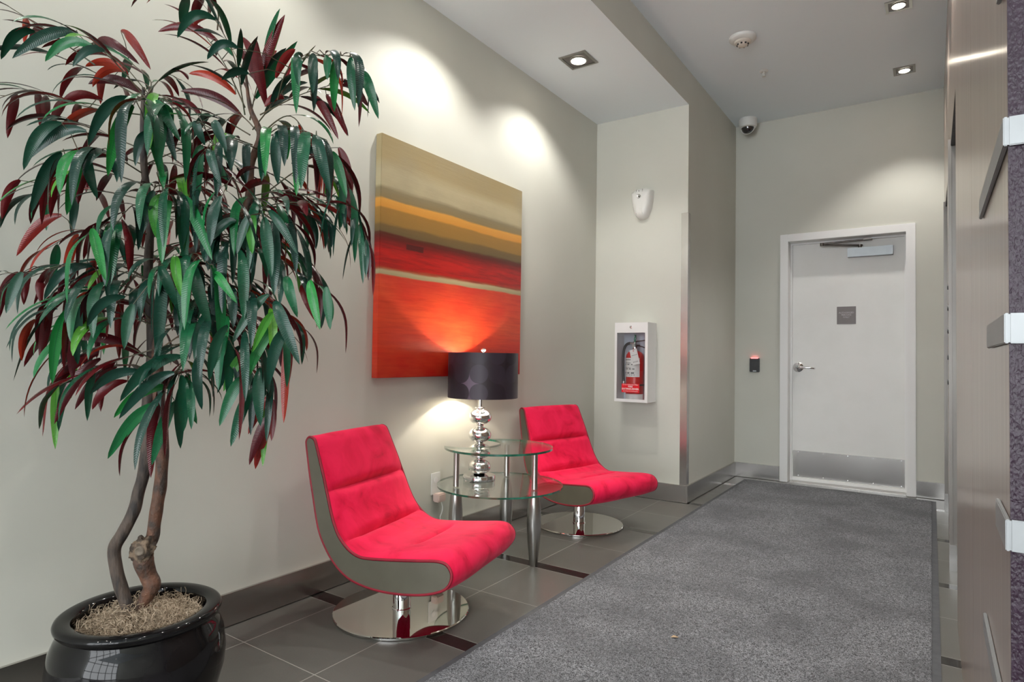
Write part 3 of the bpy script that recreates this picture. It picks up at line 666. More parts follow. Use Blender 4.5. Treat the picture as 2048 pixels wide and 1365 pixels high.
# ------------------------------------------------------------------ side table
tb = thing('glass_side_table', 'round two-tier glass side table on three brushed steel legs between the red chairs', 'table', (-1.913, 2.718, 0))
legs = [(-1.690 + 1.913, 2.714 - 2.718), (-2.005 + 1.913, 2.918 - 2.718), (-2.050 + 1.913, 2.521 - 2.718)]
zl, zu = .389, .578
for x, y in legs:
    b = BM(); lathe(b, [(.019, 0), (.0205, .002), (.024, .04), (.031, .11), (.036, .18), (.0365, .23), (.034, .29), (.029, .34), (.021, .374), (.018, zl - .0095)], cx=x, cy=y, n=40); obj('leg', b, M_satin, tb, 40)
    b = BM(); lathe(b, [(.016, zl + .0005), (.0155, zl + .003), (.0155, zu - .012)], cx=x, cy=y, n=32); obj('upper_post', b, M_satin, tb, 40)
def slab(outline, z0, z1):
    bm = BM(); N = len(outline)
    lo = [bm.verts.new((x, y, z0)) for x, y in outline]; hi = [bm.verts.new((x, y, z1)) for x, y in outline]
    f = bm.faces.new(hi); f.material_index = 0; f = bm.faces.new(lo[::-1]); f.material_index = 0
    for k in range(N):
        f = bm.faces.new((lo[k], lo[(k + 1) % N], hi[(k + 1) % N], hi[k])); f.material_index = 1
    bmesh.ops.recalc_face_normals(bm, faces=bm.faces); return bm
obj('lower_glass', slab([(.335 * math.cos(2 * PI * k / 96) + .004, .335 * math.sin(2 * PI * k / 96)) for k in range(96)], zl - .009, zl), [M_glass, M_gedge], tb)
# upper glass: disc with a round bite toward the wall where the lamp stands
uc = Vector((-1.962 + 1.913, 2.775 - 2.718)); ur = .297; bc = Vector((-2.185 + 1.913, 2.775 - 2.718)); br = .195
ol_ = []
a_in = math.acos((ur ** 2 + (uc - bc).length ** 2 - br ** 2) / (2 * ur * (uc - bc).length))
for k in range(81):
    a = -PI + a_in + (2 * PI - 2 * a_in) * k / 80; ol_.append((uc.x + ur * math.cos(a), uc.y + ur * math.sin(a)))
e0 = Vector(ol_[-1]) - bc; aa0 = math.atan2(e0.y, e0.x)
for k in range(1, 30):
    a = aa0 - 2 * aa0 * k / 30; ol_.append((bc.x + br * math.cos(a), bc.y + br * math.sin(a)))
obj('upper_glass', slab(ol_, zu - .011, zu), [M_glass, M_gedge], tb)

# ------------------------------------------------------------------ lamp
LX, LY = -2.052, 2.722
lp = thing('table_lamp', 'chrome ball-stem table lamp with dark purple circle-pattern drum shade', 'lamp', (LX, LY, zl))
b = BM(); lathe(b, [(.086, 0), (.0885, .003), (.0885, .026), (.085, .031), (.045, .034), (.02, .036), (0, .036)], n=64); obj('base', b, M_chrome, lp, 40)
prof = [(.018, .033)]
zc = [.074, .160, .248, .345]
for i, z0 in enumerate(zc):
    for k in range(-9, 10):
        a = k / 9 * 1.28; prof.append((.006 + .056 * math.cos(a), z0 + .042 * math.sin(a)))
    if i < 3: prof += [(.019, (z0 + zc[i + 1]) / 2 - .002), (.019, (z0 + zc[i + 1]) / 2 + .002)]
prof += [(.018, .392), (.027, .395), (.027, .399), (.010, .401)]
b = BM(); lathe(b, prof, n=64); obj('ball_stem', b, M_chrome, lp, 40)
b = BM(); lathe(b, [(.0105, .399), (.0105, .455), (.016, .457), (.016, .50)], n=24); obj('neck', b, M_chrome, lp, 40)
ro, z0, z1 = .192, .452, .697
b = BM(); N = 96
lathe(b, [(ro, z0), (ro, z1), (ro - .003, z1), (ro - .003, z0), (ro, z0)], n=N, cap=False)
bmesh.ops.remove_doubles(b, verts=b.verts, dist=1e-5); bmesh.ops.recalc_face_normals(b, faces=b.faces)
for f in b.faces:
    c_ = f.calc_center_median(); f.material_index = 1 if math.hypot(c_.x, c_.y) < ro - .0022 else 0
bmesh.ops.translate(b, verts=b.verts, vec=(0, 0, -.57))
so = obj('shade', b, [M_shade, M_shadei], lp, 40, loc=(.010, .008, .57))
b = BM()
for k in range(3):
    a = k * 2 * PI / 3 + .4; tube(b, [(0, 0, .115), (math.cos(a) * (ro - .004), math.sin(a) * (ro - .004), .115)], .002, 6)
lathe(b, [(.012, .112), (.012, .118), (.005, .120), (.005, .132), (.012, .136), (.014, .144), (.010, .151), (0, .152)], n=20)
obj('finial', b, M_chrome, so, 40)
b = BM(); bmesh.ops.create_uvsphere(b, u_segments=24, v_segments=16, radius=.024, matrix=Matrix.Translation((0, 0, .535))); lathe(b, [(.014, .498), (.016, .52)], n=20); obj('bulb', b, M_bulb, lp, 60)
L = bpy.data.lights.new('bulb_light', 'POINT'); L.energy = LAMP_W; L.color = (1, .90, .74); L.shadow_soft_size = .012
lo = bpy.data.objects.new('bulb_light', L); C.objects.link(lo); lo.parent = lp; lo.location = (0, 0, .58)

# ------------------------------------------------------------------ lounge chairs
CP = [(-0.303, 0.721), (-0.294, 0.734), (-0.281, 0.737), (-0.267, 0.733), (-0.253, 0.719), (-0.226, 0.655), (-0.199, 0.590), (-0.176, 0.529), (-0.148, 0.455), (-0.123, 0.402), (-0.097, 0.365), (-0.055, 0.330), (-0.011, 0.312), (0.04, 0.310), (0.159, 0.320), (0.248, 0.330), (0.325, 0.338), (0.362, 0.331), (0.384, 0.308), (0.388, 0.283), (0.379, 0.258), (0.355, 0.236), (0.301, 0.216), (0.24, 0.204), (0.169, 0.197), (0.096, 0.196), (0.03, 0.202), (-0.039, 0.218), (-0.091, 0.245), (-0.134, 0.281), (-0.169, 0.322), (-0.2, 0.37), (-0.222, 0.425), (-0.246, 0.504), (-0.271, 0.584), (-0.293, 0.666), (-0.303, 0.706)]
def chair_profile(n=320): return resample(catmull([(u, 0, z) for u, z in CP], 8, closed=True), n, closed=True)
PR = chair_profile(); NP = len(PR)
def prof_normals(P):
    out = []
    for i in range(len(P)):
        t = (P[(i + 1) % len(P)] - P[i - 1]).normalized(); out.append(Vector((-t.z, 0, t.x)))
    return out
PN = prof_normals(PR)
def hwid(z): return .5 * (.60 + (.49 - .60) * (z - .25) / .55)
def build_chair(name, label, loc, rz, mats=None):
    t = thing(name, label, 'chair', loc, rz, 'red lounge chairs')
    b = BM(); lathe(b, [(.276, 0), (.280, .002), (.280, .009), (.277, .012), (.04, .0125), (.04, .0125)], n=96); obj('base_plate', b, M_mirror, t, 40)
    b = BM(); lathe(b, [(.040, .0125), (.040, .016), (.0365, .018), (.0365, .10), (.0355, .102), (.0355, .202)], n=48); obj('post', b, M_chrome, t, 40)
    # shell
    def idx(u, z): return min(range(NP), key=lambda i: (PR[i].x - u) ** 2 + (PR[i].z - z) ** 2)
    arc = [0]
    for i in range(1, NP): arc.append(arc[-1] + (PR[i] - PR[i - 1]).length)
    c1, c2, c3 = (arc[idx(-.176, .529)], 1), (arc[idx(-.082, .349)], 1), (arc[idx(.15, .319)], .5)
    iA, iB = idx(-.281, .737), idx(.345, .232)
    sA, sB = arc[iA], arc[iB]
    NV = 41; b = BM(); rows = []
    for j in range(NV):
        v = -1 + 2 * j / (NV - 1); v = math.sin(v * PI / 2)
        row = []
        for i in range(NP):
            p = PR[i]; s = arc[i]
            edge = -.005 * max(0, (abs(v) - .985) / .015)
            off = edge
            if sA <= s <= sB:
                e = min(1, (s - sA) / .05, (sB - s) / .08); e = max(0, e) ** .5
                pf = .020 * (1 - abs(v) ** 5) * e
                ripple = .0018 * noise.noise(Vector((s * 14 + 3, v * 3.2, 1.7)))
                for cs, ext in (c1, c2, c3):
                    k = 1 if ext == 1 else max(0, 1 - (abs(v - .02) / .58) ** 4)
                    if ext == 1: k = max(0, 1 - max(0, abs(v) - .55) / .45 * .8)
                    wd = .020
                    g = math.exp(-((s - cs) / wd) ** 2); pf -= (.021 if ext == 1 else .013) * k * g + (.012 * k * math.exp(-((s - cs) / .0065) ** 2))
                off += pf + ripple * e * (1 - abs(v) ** 6)
            q = p + PN[i] * off
            row.append(b.verts.new((q.x, v * hwid(p.z), q.z)))
        rows.append(row)
    for a, c_ in zip(rows, rows[1:]):
        for i in range(NP): b.faces.new((a[i], a[(i + 1) % NP], c_[(i + 1) % NP], c_[i]))
    b.faces.new(rows[0][::-1]); b.faces.new(rows[-1]); bmesh.ops.recalc_face_normals(b, faces=b.faces)
    obj('upholstery', b, M_velvet, t, 60)
    for sgn in (-1, 1):
        b = BM(); q = [Vector((p.x, sgn * (hwid(p.z) - .001), p.z)) - n_ * .004 for p, n_ in zip(PR, PN)]; q = q + [q[0]]
        tube(b, q, .0055, 8, cap=False); pp = obj('piping', b, M_piping, t, 60)
        b = BM(); ins = [p - n_ * .0085 for p, n_ in zip(PR, PN)]
        v0 = [b.verts.new((p.x, sgn * (hwid(p.z) - .004), p.z)) for p in ins]; v1 = [b.verts.new((p.x, sgn * (hwid(p.z) + .003), p.z)) for p in ins]
        f = b.faces.new(v1); b.faces.new(v0[::-1])
        for i in range(NP): b.faces.new((v0[i], v0[(i + 1) % NP], v1[(i + 1) % NP], v1[i]))
        bmesh.ops.recalc_face_normals(b, faces=b.faces); obj('side_panel', b, M_panel, t, 50)
    return t
ch1 = build_chair('lounge_chair', 'red suede swivel lounge chair nearest the potted tree, left of the glass table', (-1.834, 1.911, 0), math.radians(12))
def copy_tree(o, parent=None):
    c = o.copy(); C.objects.link(c); c.parent = parent
    for chd in [x for x in bpy.data.objects if x.parent == o]: copy_tree(chd, c)
    return c
ch2 = copy_tree(ch1); ch2.location = (-1.873, 3.553, 0); ch2.rotation_euler = (0, 0, math.radians(-15))
ch2['label'] = 'red suede swivel lounge chair behind the glass table, next to the pillar wall'

# ------------------------------------------------------------------ runner rug
rg = thing('runner_rug', 'long charcoal grey runner rug leading down the corridor to the white door', 'rug', (0, 0, 0))
b = BM(); bx(b, -1.365, -.003, -4.5, 5.76, .0, .010, bev=.003); obj('pile', b, M_rug, rg)
b = BM(); bx(b, -1.392, -1.365, -4.5, 5.785, 0, .004); bx(b, -.003, .024, -4.5, 5.785, 0, .004); bx(b, -1.365, -.003, 5.76, 5.785, 0, .004); obj('rubber_border', b, M_rugedge, rg)
b = BM(); vs = [b.verts.new(p) for p in ((0, 0, .001), (.02, .004, .004), (.026, .014, .002), (.008, .012, .006))]; b.faces.new(vs)
r_ = bmesh.ops.extrude_face_region(b, geom=b.faces[:]); bmesh.ops.translate(b, verts=[v for v in r_['geom'] if isinstance(v, bmesh.types.BMVert)], vec=(0, 0, .0015))
tag(obj('leaf_scrap', b, M_scrap, None, loc=(-.822, 2.31, .011)), 'tiny dry leaf scrap lying on the dark runner rug', 'scrap')

# ------------------------------------------------------------------ metal bands on the leather / laminate corner
BX, BY = .077, 1.014
for (zt, zb, ye, lab) in ((1.613, 1.575, 1.10, 'topmost satin metal band on the purple leather corner, cut by the frame top'), (1.386, 1.348, 1.51, 'long satin metal band wrapping the leather corner above eye level'),
                          (1.131, 1.092, 1.325, 'satin metal band wrapping the leather corner at eye height'), (.867, .827, 1.165, 'shortest satin metal band wrapping the leather corner below eye height'),
                          (.606, .572, 1.45, 'lowest satin metal band along the wood panel near the floor')):
    b = BM(); bx(b, BX, XR - .0006, BY, ye, zb, zt, bev=.0012); bx(b, XR - .0006, 1.2, BY, 1.0195, zb, zt, bev=.0012)
    tag(obj('metal_band', b, M_band, None, 40), lab, 'metal band', 'metal bands on the leather corner')
# call-button plate on the pier between the elevators
cbp = thing('elevator_call_plate', 'narrow steel elevator button plate seen edge-on on the right wall', 'button plate', (XR, 4.30, 1.2))
b = BM(); bx(b, -.004, 0, -.05, .05, -.42, .42, bev=.001); obj('face_plate', b, M_steelv, cbp)
for k, z in enumerate((.30, .18, .05, -.10, -.24)):
    b = BM(); lathe(b, [(.016, 0), (.015, .006), (0, .007)], n=20, mat4=Matrix.Translation((-.004, 0, z)) @ Matrix.Rotation(-PI / 2, 4, 'Y')); obj('button', b, M_dark, cbp, 40)

# ------------------------------------------------------------------ potted tree
PCX, PCY = -1.795, .855
tree = thing('potted_tree', 'tall artificial tree with drooping green and red leaves and two bare twisting trunks', 'tree', (PCX, PCY, .30))
pot = thing('planter_pot', 'glossy black round ceramic planter pot by the left wall', 'pot', (PCX, PCY, 0))
b = BM()
pp = [(0, .004), (.125, .004), (.130, 0), (.136, .006), (.165, .06), (.195, .13), (.211, .19), (.214, .235), (.207, .285), (.195, .315), (.187, .328), (.186, .334), (.193, .338), (.1985, .345), (.200, .353), (.197, .360), (.190, .3635), (.163, .361), (.158, .357), (.155, .345), (.153, .30), (.15, .26), (0, .26)]
lathe(b, pp, n=96, cap=False); obj('pot_body', b, M_pot, pot, 60)
b = BM(); lathe(b, [(.152, .262), (.152, .300), (.12, .318), (.06, .328), (0, .330)], n=40, cap=False)
obj('soil', b, M_soil, pot, 60)
# curly moss strands
R_ = random.Random(11); b = BM()
for i in range(2300):
    a = R_.uniform(0, 2 * PI); r = .147 * math.sqrt(R_.random()); h = .322 + .022 * (1 - (r / .15) ** 2) + R_.uniform(-.006, .010)
    p = Vector((r * math.cos(a), r * math.sin(a), h)); d = Vector((R_.uniform(-1, 1), R_.uniform(-1, 1), R_.uniform(-.2, .25))).normalized()
    ax = Vector((R_.uniform(-.7, .7), R_.uniform(-.7, .7), R_.choice((-1, 1)))).normalized(); pts = [p]; st = R_.uniform(.004, .0075); cu = R_.uniform(.4, 1.2)
    for k in range(8):
        d = Quaternion(ax, cu * .7) @ d; q = pts[-1] + d * st
        if math.hypot(q.x, q.y) > .150: q.x *= .95; q.y *= .95
        q.z = min(max(q.z, .305), .372); pts.append(q)
    tube(b, pts, R_.uniform(.0005, .0009), 3, cap=False)
tag(obj('moss', b, M_moss, pot, 90), kind='stuff')

D0 = (Vector((PCX, PCY, 0)) - CAMP).dot(Vector((-RX.z, -RY.z, 0)).normalized())     # depth of trunk plane
RT = Vector((.8277, .5612, 0)).normalized(); FT = Vector((-.5612, .8277, 0)).normalized()
base0 = Vector((PCX, PCY, .30))
def L(px, py, d=0.):
    """photo trace -> point in tree-local metres; d = metres behind the trunk plane"""
    return hitpx(px, py, D0 + d) - base0
def clampw(p):
    lim = XL + .012 - base0.x
    if p.x < lim: p.x = lim + .1 * (p.x - lim) * 0
    return p
trA = [(268, 1241, 0, .016), (256, 1215, 0, .0165), (241, 1172, 0, .0170), (232, 1135, 0, .0168), (229, 1097, 0, .0168), (246, 1066, 0, .0170), (268, 1022, .01, .0165), (277, 985, .02, .0155), (288, 945, .02, .0155), (295, 881, .02, .0155), (294, 820, .03, .015), (302, 746, .03, .014), (304, 664, .03, .0135), (296, 560, .02, .012), (300, 440, .0, .010), (288, 330, .0, .009), (286, 230, 0, .007), (287, 175, 0, .004)]
trB = [(280, 1229, .01, .017), (292, 1197, .01, .019), (304, 1172, .01, .022), (296, 1150, .01, .022), (287, 1122, .0, .026), (291, 1098, .01, .022), (305, 1075, .02, .0170), (309, 1047, .02, .0165), (315, 1007, .02, .0165), (322, 960, .02, .0165), (325, 880, .02, .016), (319, 810, .03, .0155), (314, 720, .03, .015), (318, 640, .04, .0145), (345, 560, .04, .013), (400, 490, .03, .012), (447, 443, .0, .0125), (484, 427, -.02, .0120), (498, 394, -.02, .011), (502, 330, -.01, .010), (520, 270, 0, .009), (500, 215, 0, .006), (492, 150, 0, .003)]
def trunk(tr, m, nm):
    pts = [L(x, y, d) for x, y, d, r in tr]; pts[0] = pts[0] + (pts[0] - pts[1]) * .6
    P = catmull(pts, 5); rad = []
    for i in range(len(P)):
        k = i / 5; a = int(min(k, len(tr) - 2)); t = k - a; rad.append((tr[a][3] * (1 - t) + tr[a + 1][3] * t) * (1 + .10 * noise.noise(P[i] * 22)))
    b = BM(); tube(b, P, rad, 16); return obj(nm, b, m, tree, 60)
trunk(trA, M_bark, 'trunk'); tB = trunk(trB, M_bark2, 'trunk')
# knot
b = BM(); bmesh.ops.create_icosphere(b, subdivisions=4, radius=1)
kc = L(286, 1100, -.006)
kmat = Matrix((RT, -FT, Vector((0, 0, 1)))).transposed().to_4x4()
for v in b.verts:
    n_ = noise.noise(v.co * 2.0) * .30 + noise.noise(v.co * 5.5) * .20
    v.co = v.co * (1 + n_); v.co = Vector((v.co.x * .031, v.co.y * .026, v.co.z * .036))
    if v.co.y < -.018: v.co.y = -.018 + .2 * (v.co.y + .018)
bmesh.ops.transform(b, matrix=Matrix.Translation(kc) @ Matrix((( RT.x, FT.x, 0, 0), (RT.y, FT.y, 0, 0), (0, 0, 1, 0), (0, 0, 0, 1))), verts=b.verts)
obj('knot', b, M_knot, tB, 70)
b = BM(); cc = kc + RT * .003 - FT * .021 + Vector((0, 0, .002))
lathe(b, [(.0, 0), (.007, .0005), (.010, .003), (.0125, .002), (.014, -.004)], n=24, mat4=Matrix.Translation(cc) @ Matrix(((RT.x, 0, -FT.x, 0), (RT.y, 0, -FT.y, 0), (0, 1, 0, 0), (0, 0, 0, 1))), cap=False)
obj('cut_face', b, M_knotin, tB, 60)

# foliage -----------------------------------------------------------
RF = random.Random(7)
lb_ = BM(); tone_l = lb_.verts.layers.float.new('tone'); vein_l = lb_.verts.layers.float_vector.new('vein')
tw = BM(); TWP = []
def leaf(p0, d, up, length, width, droop, tone, curlx=0.):
    """blade from p0 along d; up = upper-side normal; bends down by droop"""
    d = d.normalized(); side = d.cross(up).normalized(); nrm = side.cross(d).normalized()
    NS = 11; rows = []; p = p0.copy()
    for i in range(NS + 1):
        t = i / NS
        wv = width * (math.sin(PI * min(1, t * .93 + .04)) ** .72) * (1 - .30 * t) * (1 if t < .985 else .15)
        fold = .22 * wv
        row = []
        for s in (-1, -.5, 0, .5, 1):
            q = p + side * (s * wv * .5) + nrm * (abs(s) * fold * .55)
            if q.x + base0.x < XL + .006: q.x = XL + .006 - base0.x
            v = lb_.verts.new(q); v[tone_l] = tone; v[vein_l] = Vector((s, t, 0)); row.append(v)
        rows.append(row)
        st = length / NS
        g = Vector((0, 0, -1)); ax = d.cross(g)
        if ax.length > 1e-3:
            ang = min(droop / NS * (1.0 + .3 * t), d.angle(g) * .5); q_ = Quaternion(ax.normalized(), ang); d = q_ @ d; side = q_ @ side; nrm = q_ @ nrm
        if curlx: q_ = Quaternion(nrm, curlx / NS); d = q_ @ d; side = q_ @ side
        p = p + d * st
    for a, c_ in zip(rows, rows[1:]):
        for k in range(4): lb_.faces.new((a[k], a[k + 1], c_[k + 1], c_[k]))
UPV = Vector((0, 0, 1))
def sprig(P, n, L0=.135, W=.026, up_bias=0., red=0., hang=1., start=.25, r0=.0022, tone0=None):
    """P: control points (tree-local). leaves alternate along the twig and droop"""
    Q = resample(catmull(P, 8), 26); TWP.extend(Q[4:]); tube(tw, Q, [r0 * (1 - .6 * i / 25) for i in range(26)], 5)
    for k in range(n):
        s = start + (1 - start) * k / max(1, n - 1); i = min(24, int(s * 25)); p = Q[i]; t = (Q[i + 1] - Q[i]).normalized()
        h = t.cross(UPV)
        if h.length < .05: h = Vector((RF.uniform(-1, 1), RF.uniform(-1, 1), 0))
        h.normalize(); sg = 1 if k % 2 else -1
        tip = k == n - 1
        spread = .15 if tip else RF.uniform(.55, 1.0)
        d = t * RF.uniform(.75, 1.1) + h * sg * spread + UPV * (up_bias + RF.uniform(-.12, .22))
        d.normalize()
        lg = L0 * 1.12 * RF.uniform(.7, 1.18) * (1.05 if tip else 1); wd = W * 1.0 * RF.uniform(.8, 1.15)
        dr = hang * RF.uniform(.65, 1.5)
        tone = RF.choice([.05, .1, .2, .3, .35, .45, .5, .6, .7, .95]) if RF.random() < .85 else RF.random()
        upn = UPV * .8 - t * .25 + h * RF.uniform(-.3, .3)
        if abs(d.z) > .8: upn = -t + UPV * .2
        if red and RF.random() < red: upn = -upn
        stem = p + d * .012; tube(tw, [p, stem], [.0012, .001], 4, cap=False)
        leaf(stem, d, upn, lg, wd, dr, tone, RF.uniform(-.25, .25))
# traced sprigs: list of [(px,py,depth)...], leaves, options
T = [
 ([(287, 190, 0), (215, 110, -.05), (150, 72, -.10)], 8, dict(L0=.15, hang=1.1)),
 ([(287, 200, 0), (200, 150, .05), (110, 110, .02)], 8, dict(red=.35, L0=.14)),
 ([(190, 130, -.05), (90, 60, -.06), (10, 8, -.06)], 8, dict(L0=.12, W=.020, hang=.9)),
 ([(287, 230, 0), (180, 215, -.05), (70, 185, -.04)], 9, dict(L0=.15)),
 ([(287, 300, 0), (190, 260, .0), (120, 235, -.04)], 8, dict(L0=.15)),
 ([(140, 205, -.04), (60, 180, -.03), (-10, 200, 0)], 6, dict(L0=.13)),
 ([(290, 220, 0), (300, 190, -.10), (270, 205, -.20)], 8, dict(L0=.19, W=.034, hang=1.7, start=.45)),
 ([(290, 210, 0), (320, 190, -.08), (345, 215, -.16)], 7, dict(L0=.17, W=.032, hang=1.6, start=.4)),
 ([(290, 200, 0), (300, 160, .08), (240, 110, .14)], 7, dict(L0=.14, up_bias=.25, red=.5)),
 ([(290, 195, 0), (330, 150, .04), (360, 160, .05)], 6, dict(L0=.12, red=.4)),
 ([(490, 230, 0), (470, 120, -.02), (440, 55, -.04), (415, 20, -.05)], 9, dict(L0=.14, red=.4, up_bias=.1, hang=.8)),
 ([(435, 60, -.04), (430, 10, -.04), (360, -15, -.03)], 7, dict(L0=.14, red=.3, hang=.9)),
 ([(490, 215, 0), (450, 130, .03), (410, 70, .05)], 7, dict(L0=.15, red=.6, up_bias=.1, hang=.7)),
 ([(500, 240, 0), (515, 170, .03), (535, 130, .04)], 9, dict(L0=.15, W=.030, up_bias=.9, red=.6, hang=.25)),
 ([(505, 260, 0), (560, 190, .02), (590, 150, .02)], 6, dict(L0=.12, up_bias=.5, red=.7, hang=.5)),
 ([(555, 200, 0), (575, 140, -.06), (620, 112, -.10), (700, 112, -.12)], 9, dict(L0=.165, W=.028, hang=2.4, start=.42)),
 ([(520, 230, 0), (600, 190, .0), (680, 165, .02)], 7, dict(L0=.14, red=.5)),
 ([(500, 270, 0), (430, 230, .03), (380, 215, .05)], 6, dict(L0=.15, red=.5, hang=.8)),
 ([(505, 290, 0), (440, 265, -.07), (400, 245, -.10)], 7, dict(L0=.14, hang=1.6)),
 ([(510, 300, 0), (560, 255, -.10), (640, 275, -.16)], 10, dict(L0=.18, W=.032, hang=2.3, start=.3)),
 ([(520, 300, 0), (460, 280, -.10), (410, 300, -.16)], 7, dict(L0=.17, W=.030, hang=2.0)),
 ([(530, 310, 0), (620, 290, -.03), (670, 310, -.05), (700, 380, -.05)], 8, dict(L0=.15, hang=1.6)),
 ([(603, 390, .02), (660, 390, 0), (705, 420, -.02), (738, 490, -.03)], 11, dict(L0=.135, W=.020, hang=1.5)),
 ([(540, 380, 0), (620, 330, .04), (680, 370, .05)], 7, dict(L0=.14, red=.3)),
 ([(545, 381, 0), (610, 400, .05), (660, 440, .06)], 7, dict(L0=.14, W=.022, red=.25)),
 ([(500, 400, 0), (520, 400, -.08), (545, 440, -.12)], 8, dict(L0=.17, W=.032, hang=2.2)),
 ([(500, 420, 0), (470, 430, -.08), (450, 455, -.12)], 6, dict(L0=.15, hang=1.8)),
 ([(296, 440, 0), (310, 375, -.10), (350, 380, -.18)], 9, dict(L0=.18, W=.032, hang=2.2)),
 ([(296, 430, 0), (350, 360, -.05), (420, 385, -.10)], 8, dict(L0=.17, W=.030, hang=1.9)),
 ([(290, 350, 0), (200, 300, -.10), (130, 310, -.16)], 9, dict(L0=.17, W=.030, hang=1.9)),
 ([(290, 370, 0), (180, 340, -.02), (80, 370, -.05)], 9, dict(L0=.15)),
 ([(290, 400, 0), (180, 380, .08), (70, 390, .10)], 9, dict(L0=.15, red=.5)),
 ([(296, 470, 0), (230, 445, -.10), (190, 465, -.16)], 8, dict(L0=.17, W=.030, hang=2.1)),
 ([(296, 500, 0), (180, 460, .04), (90, 500, .05)], 9, dict(L0=.15, red=.4)),
 ([(296, 560, 0), (200, 520, -.03), (60, 545, -.04), (10, 545, -.02)], 10, dict(L0=.14, W=.022)),
 ([(290, 600, 0), (200, 580, -.05), (120, 600, -.08), (70, 640, -.08)], 10, dict(L0=.15, W=.026)),
 ([(300, 610, 0), (230, 560, -.10), (160, 600, -.15)], 8, dict(L0=.165, W=.030, hang=2.0)),
 ([(304, 650, 0), (200, 620, .07), (110, 660, .10)], 8, dict(L0=.15, red=.5)),
 ([(304, 720, 0), (240, 690, .04), (150, 710, .05), (115, 760, .05)], 8, dict(L0=.15, red=.7, hang=1.2)),
 ([(310, 740, 0), (240, 730, .07), (160, 750, .08)], 6, dict(L0=.15, red=.7)),
 ([(320, 640, 0), (350, 520, -.10), (330, 545, -.16)], 7, dict(L0=.17, W=.032, hang=2.0)),
 ([(330, 600, 0), (380, 510, -.10), (420, 530, -.17)], 9, dict(L0=.19, W=.034, hang=2.1)),
 ([(400, 500, 0), (440, 470, -.08), (480, 500, -.14)], 8, dict(L0=.17, W=.030, hang=2.0)),
 ([(345, 570, 0), (400, 600, -.10), (430, 640, -.14)], 7, dict(L0=.17, W=.030)),
 ([(400, 490, 0), (520, 500, -.03), (590, 540, -.04), (650, 580, -.03)], 11, dict(L0=.15, W=.026)),
 ([(420, 480, 0), (520, 470, .07), (610, 520, .10), (640, 560, .10)], 10, dict(L0=.15, red=.6)),
 ([(345, 580, 0), (460, 570, -.08), (545, 620, -.12), (570, 690, -.12)], 11, dict(L0=.165, W=.028, hang=1.6)),
 ([(345, 600, 0), (440, 620, -.10), (510, 680, -.15)], 9, dict(L0=.17, W=.030, hang=1.6)),
 ([(318, 660, 0), (420, 660, .05), (500, 740, .05), (530, 800, .04)], 10, dict(L0=.14, W=.024, red=.3, hang=1.2)),
 ([(375, 690, -.10), (520, 720, -.10), (545, 800, -.10)], 7, dict(L0=.13, W=.022, hang=1.3)),
 ([(320, 700, 0), (380, 690, -.10), (350, 770, -.17)], 8, dict(L0=.17, W=.030, hang=1.2)),
 ([(318, 790, 0), (370, 720, -.10), (330, 780, -.15), (280, 850, -.16)], 7, dict(L0=.16, W=.028, hang=1.0)),
 ([(318, 760, 0), (360, 740, -.08), (380, 760, -.14)], 6, dict(L0=.15, hang=1.8)),
 ([(300, 640, 0), (190, 640, -.08), (130, 690, -.10)], 9, dict(L0=.165, W=.030)),
 ([(304, 700, 0), (210, 730, -.02), (120, 770, -.03)], 7, dict(L0=.16, W=.028, red=.5)),
 ([(296, 520, 0), (140, 530, .05), (20, 570, .06)], 9, dict(L0=.14, W=.022, red=.3)),
 ([(318, 700, 0), (420, 640, -.14), (470, 700, -.18)], 9, dict(L0=.175, W=.030, hang=1.6)),
 ([(400, 500, 0), (540, 600, .04), (610, 660, .05)], 9, dict(L0=.15, W=.026, red=.4)),
 ([(345, 560, 0), (500, 560, .08), (560, 640, .12)], 9, dict(L0=.15, red=.5)),
 ([(500, 330, 0), (560, 360, .10), (620, 430, .12)], 8, dict(L0=.15, red=.5)),
 ([(290, 300, 0), (380, 290, .06), (440, 330, .08)], 8, dict(L0=.15, red=.5)),
 ([(300, 640, 0), (250, 600, .08), (170, 640, .12)], 8, dict(L0=.16, red=.6)),
]
for pts, n_, kw in T: sprig([L(*p) for p in pts], n_, **kw)
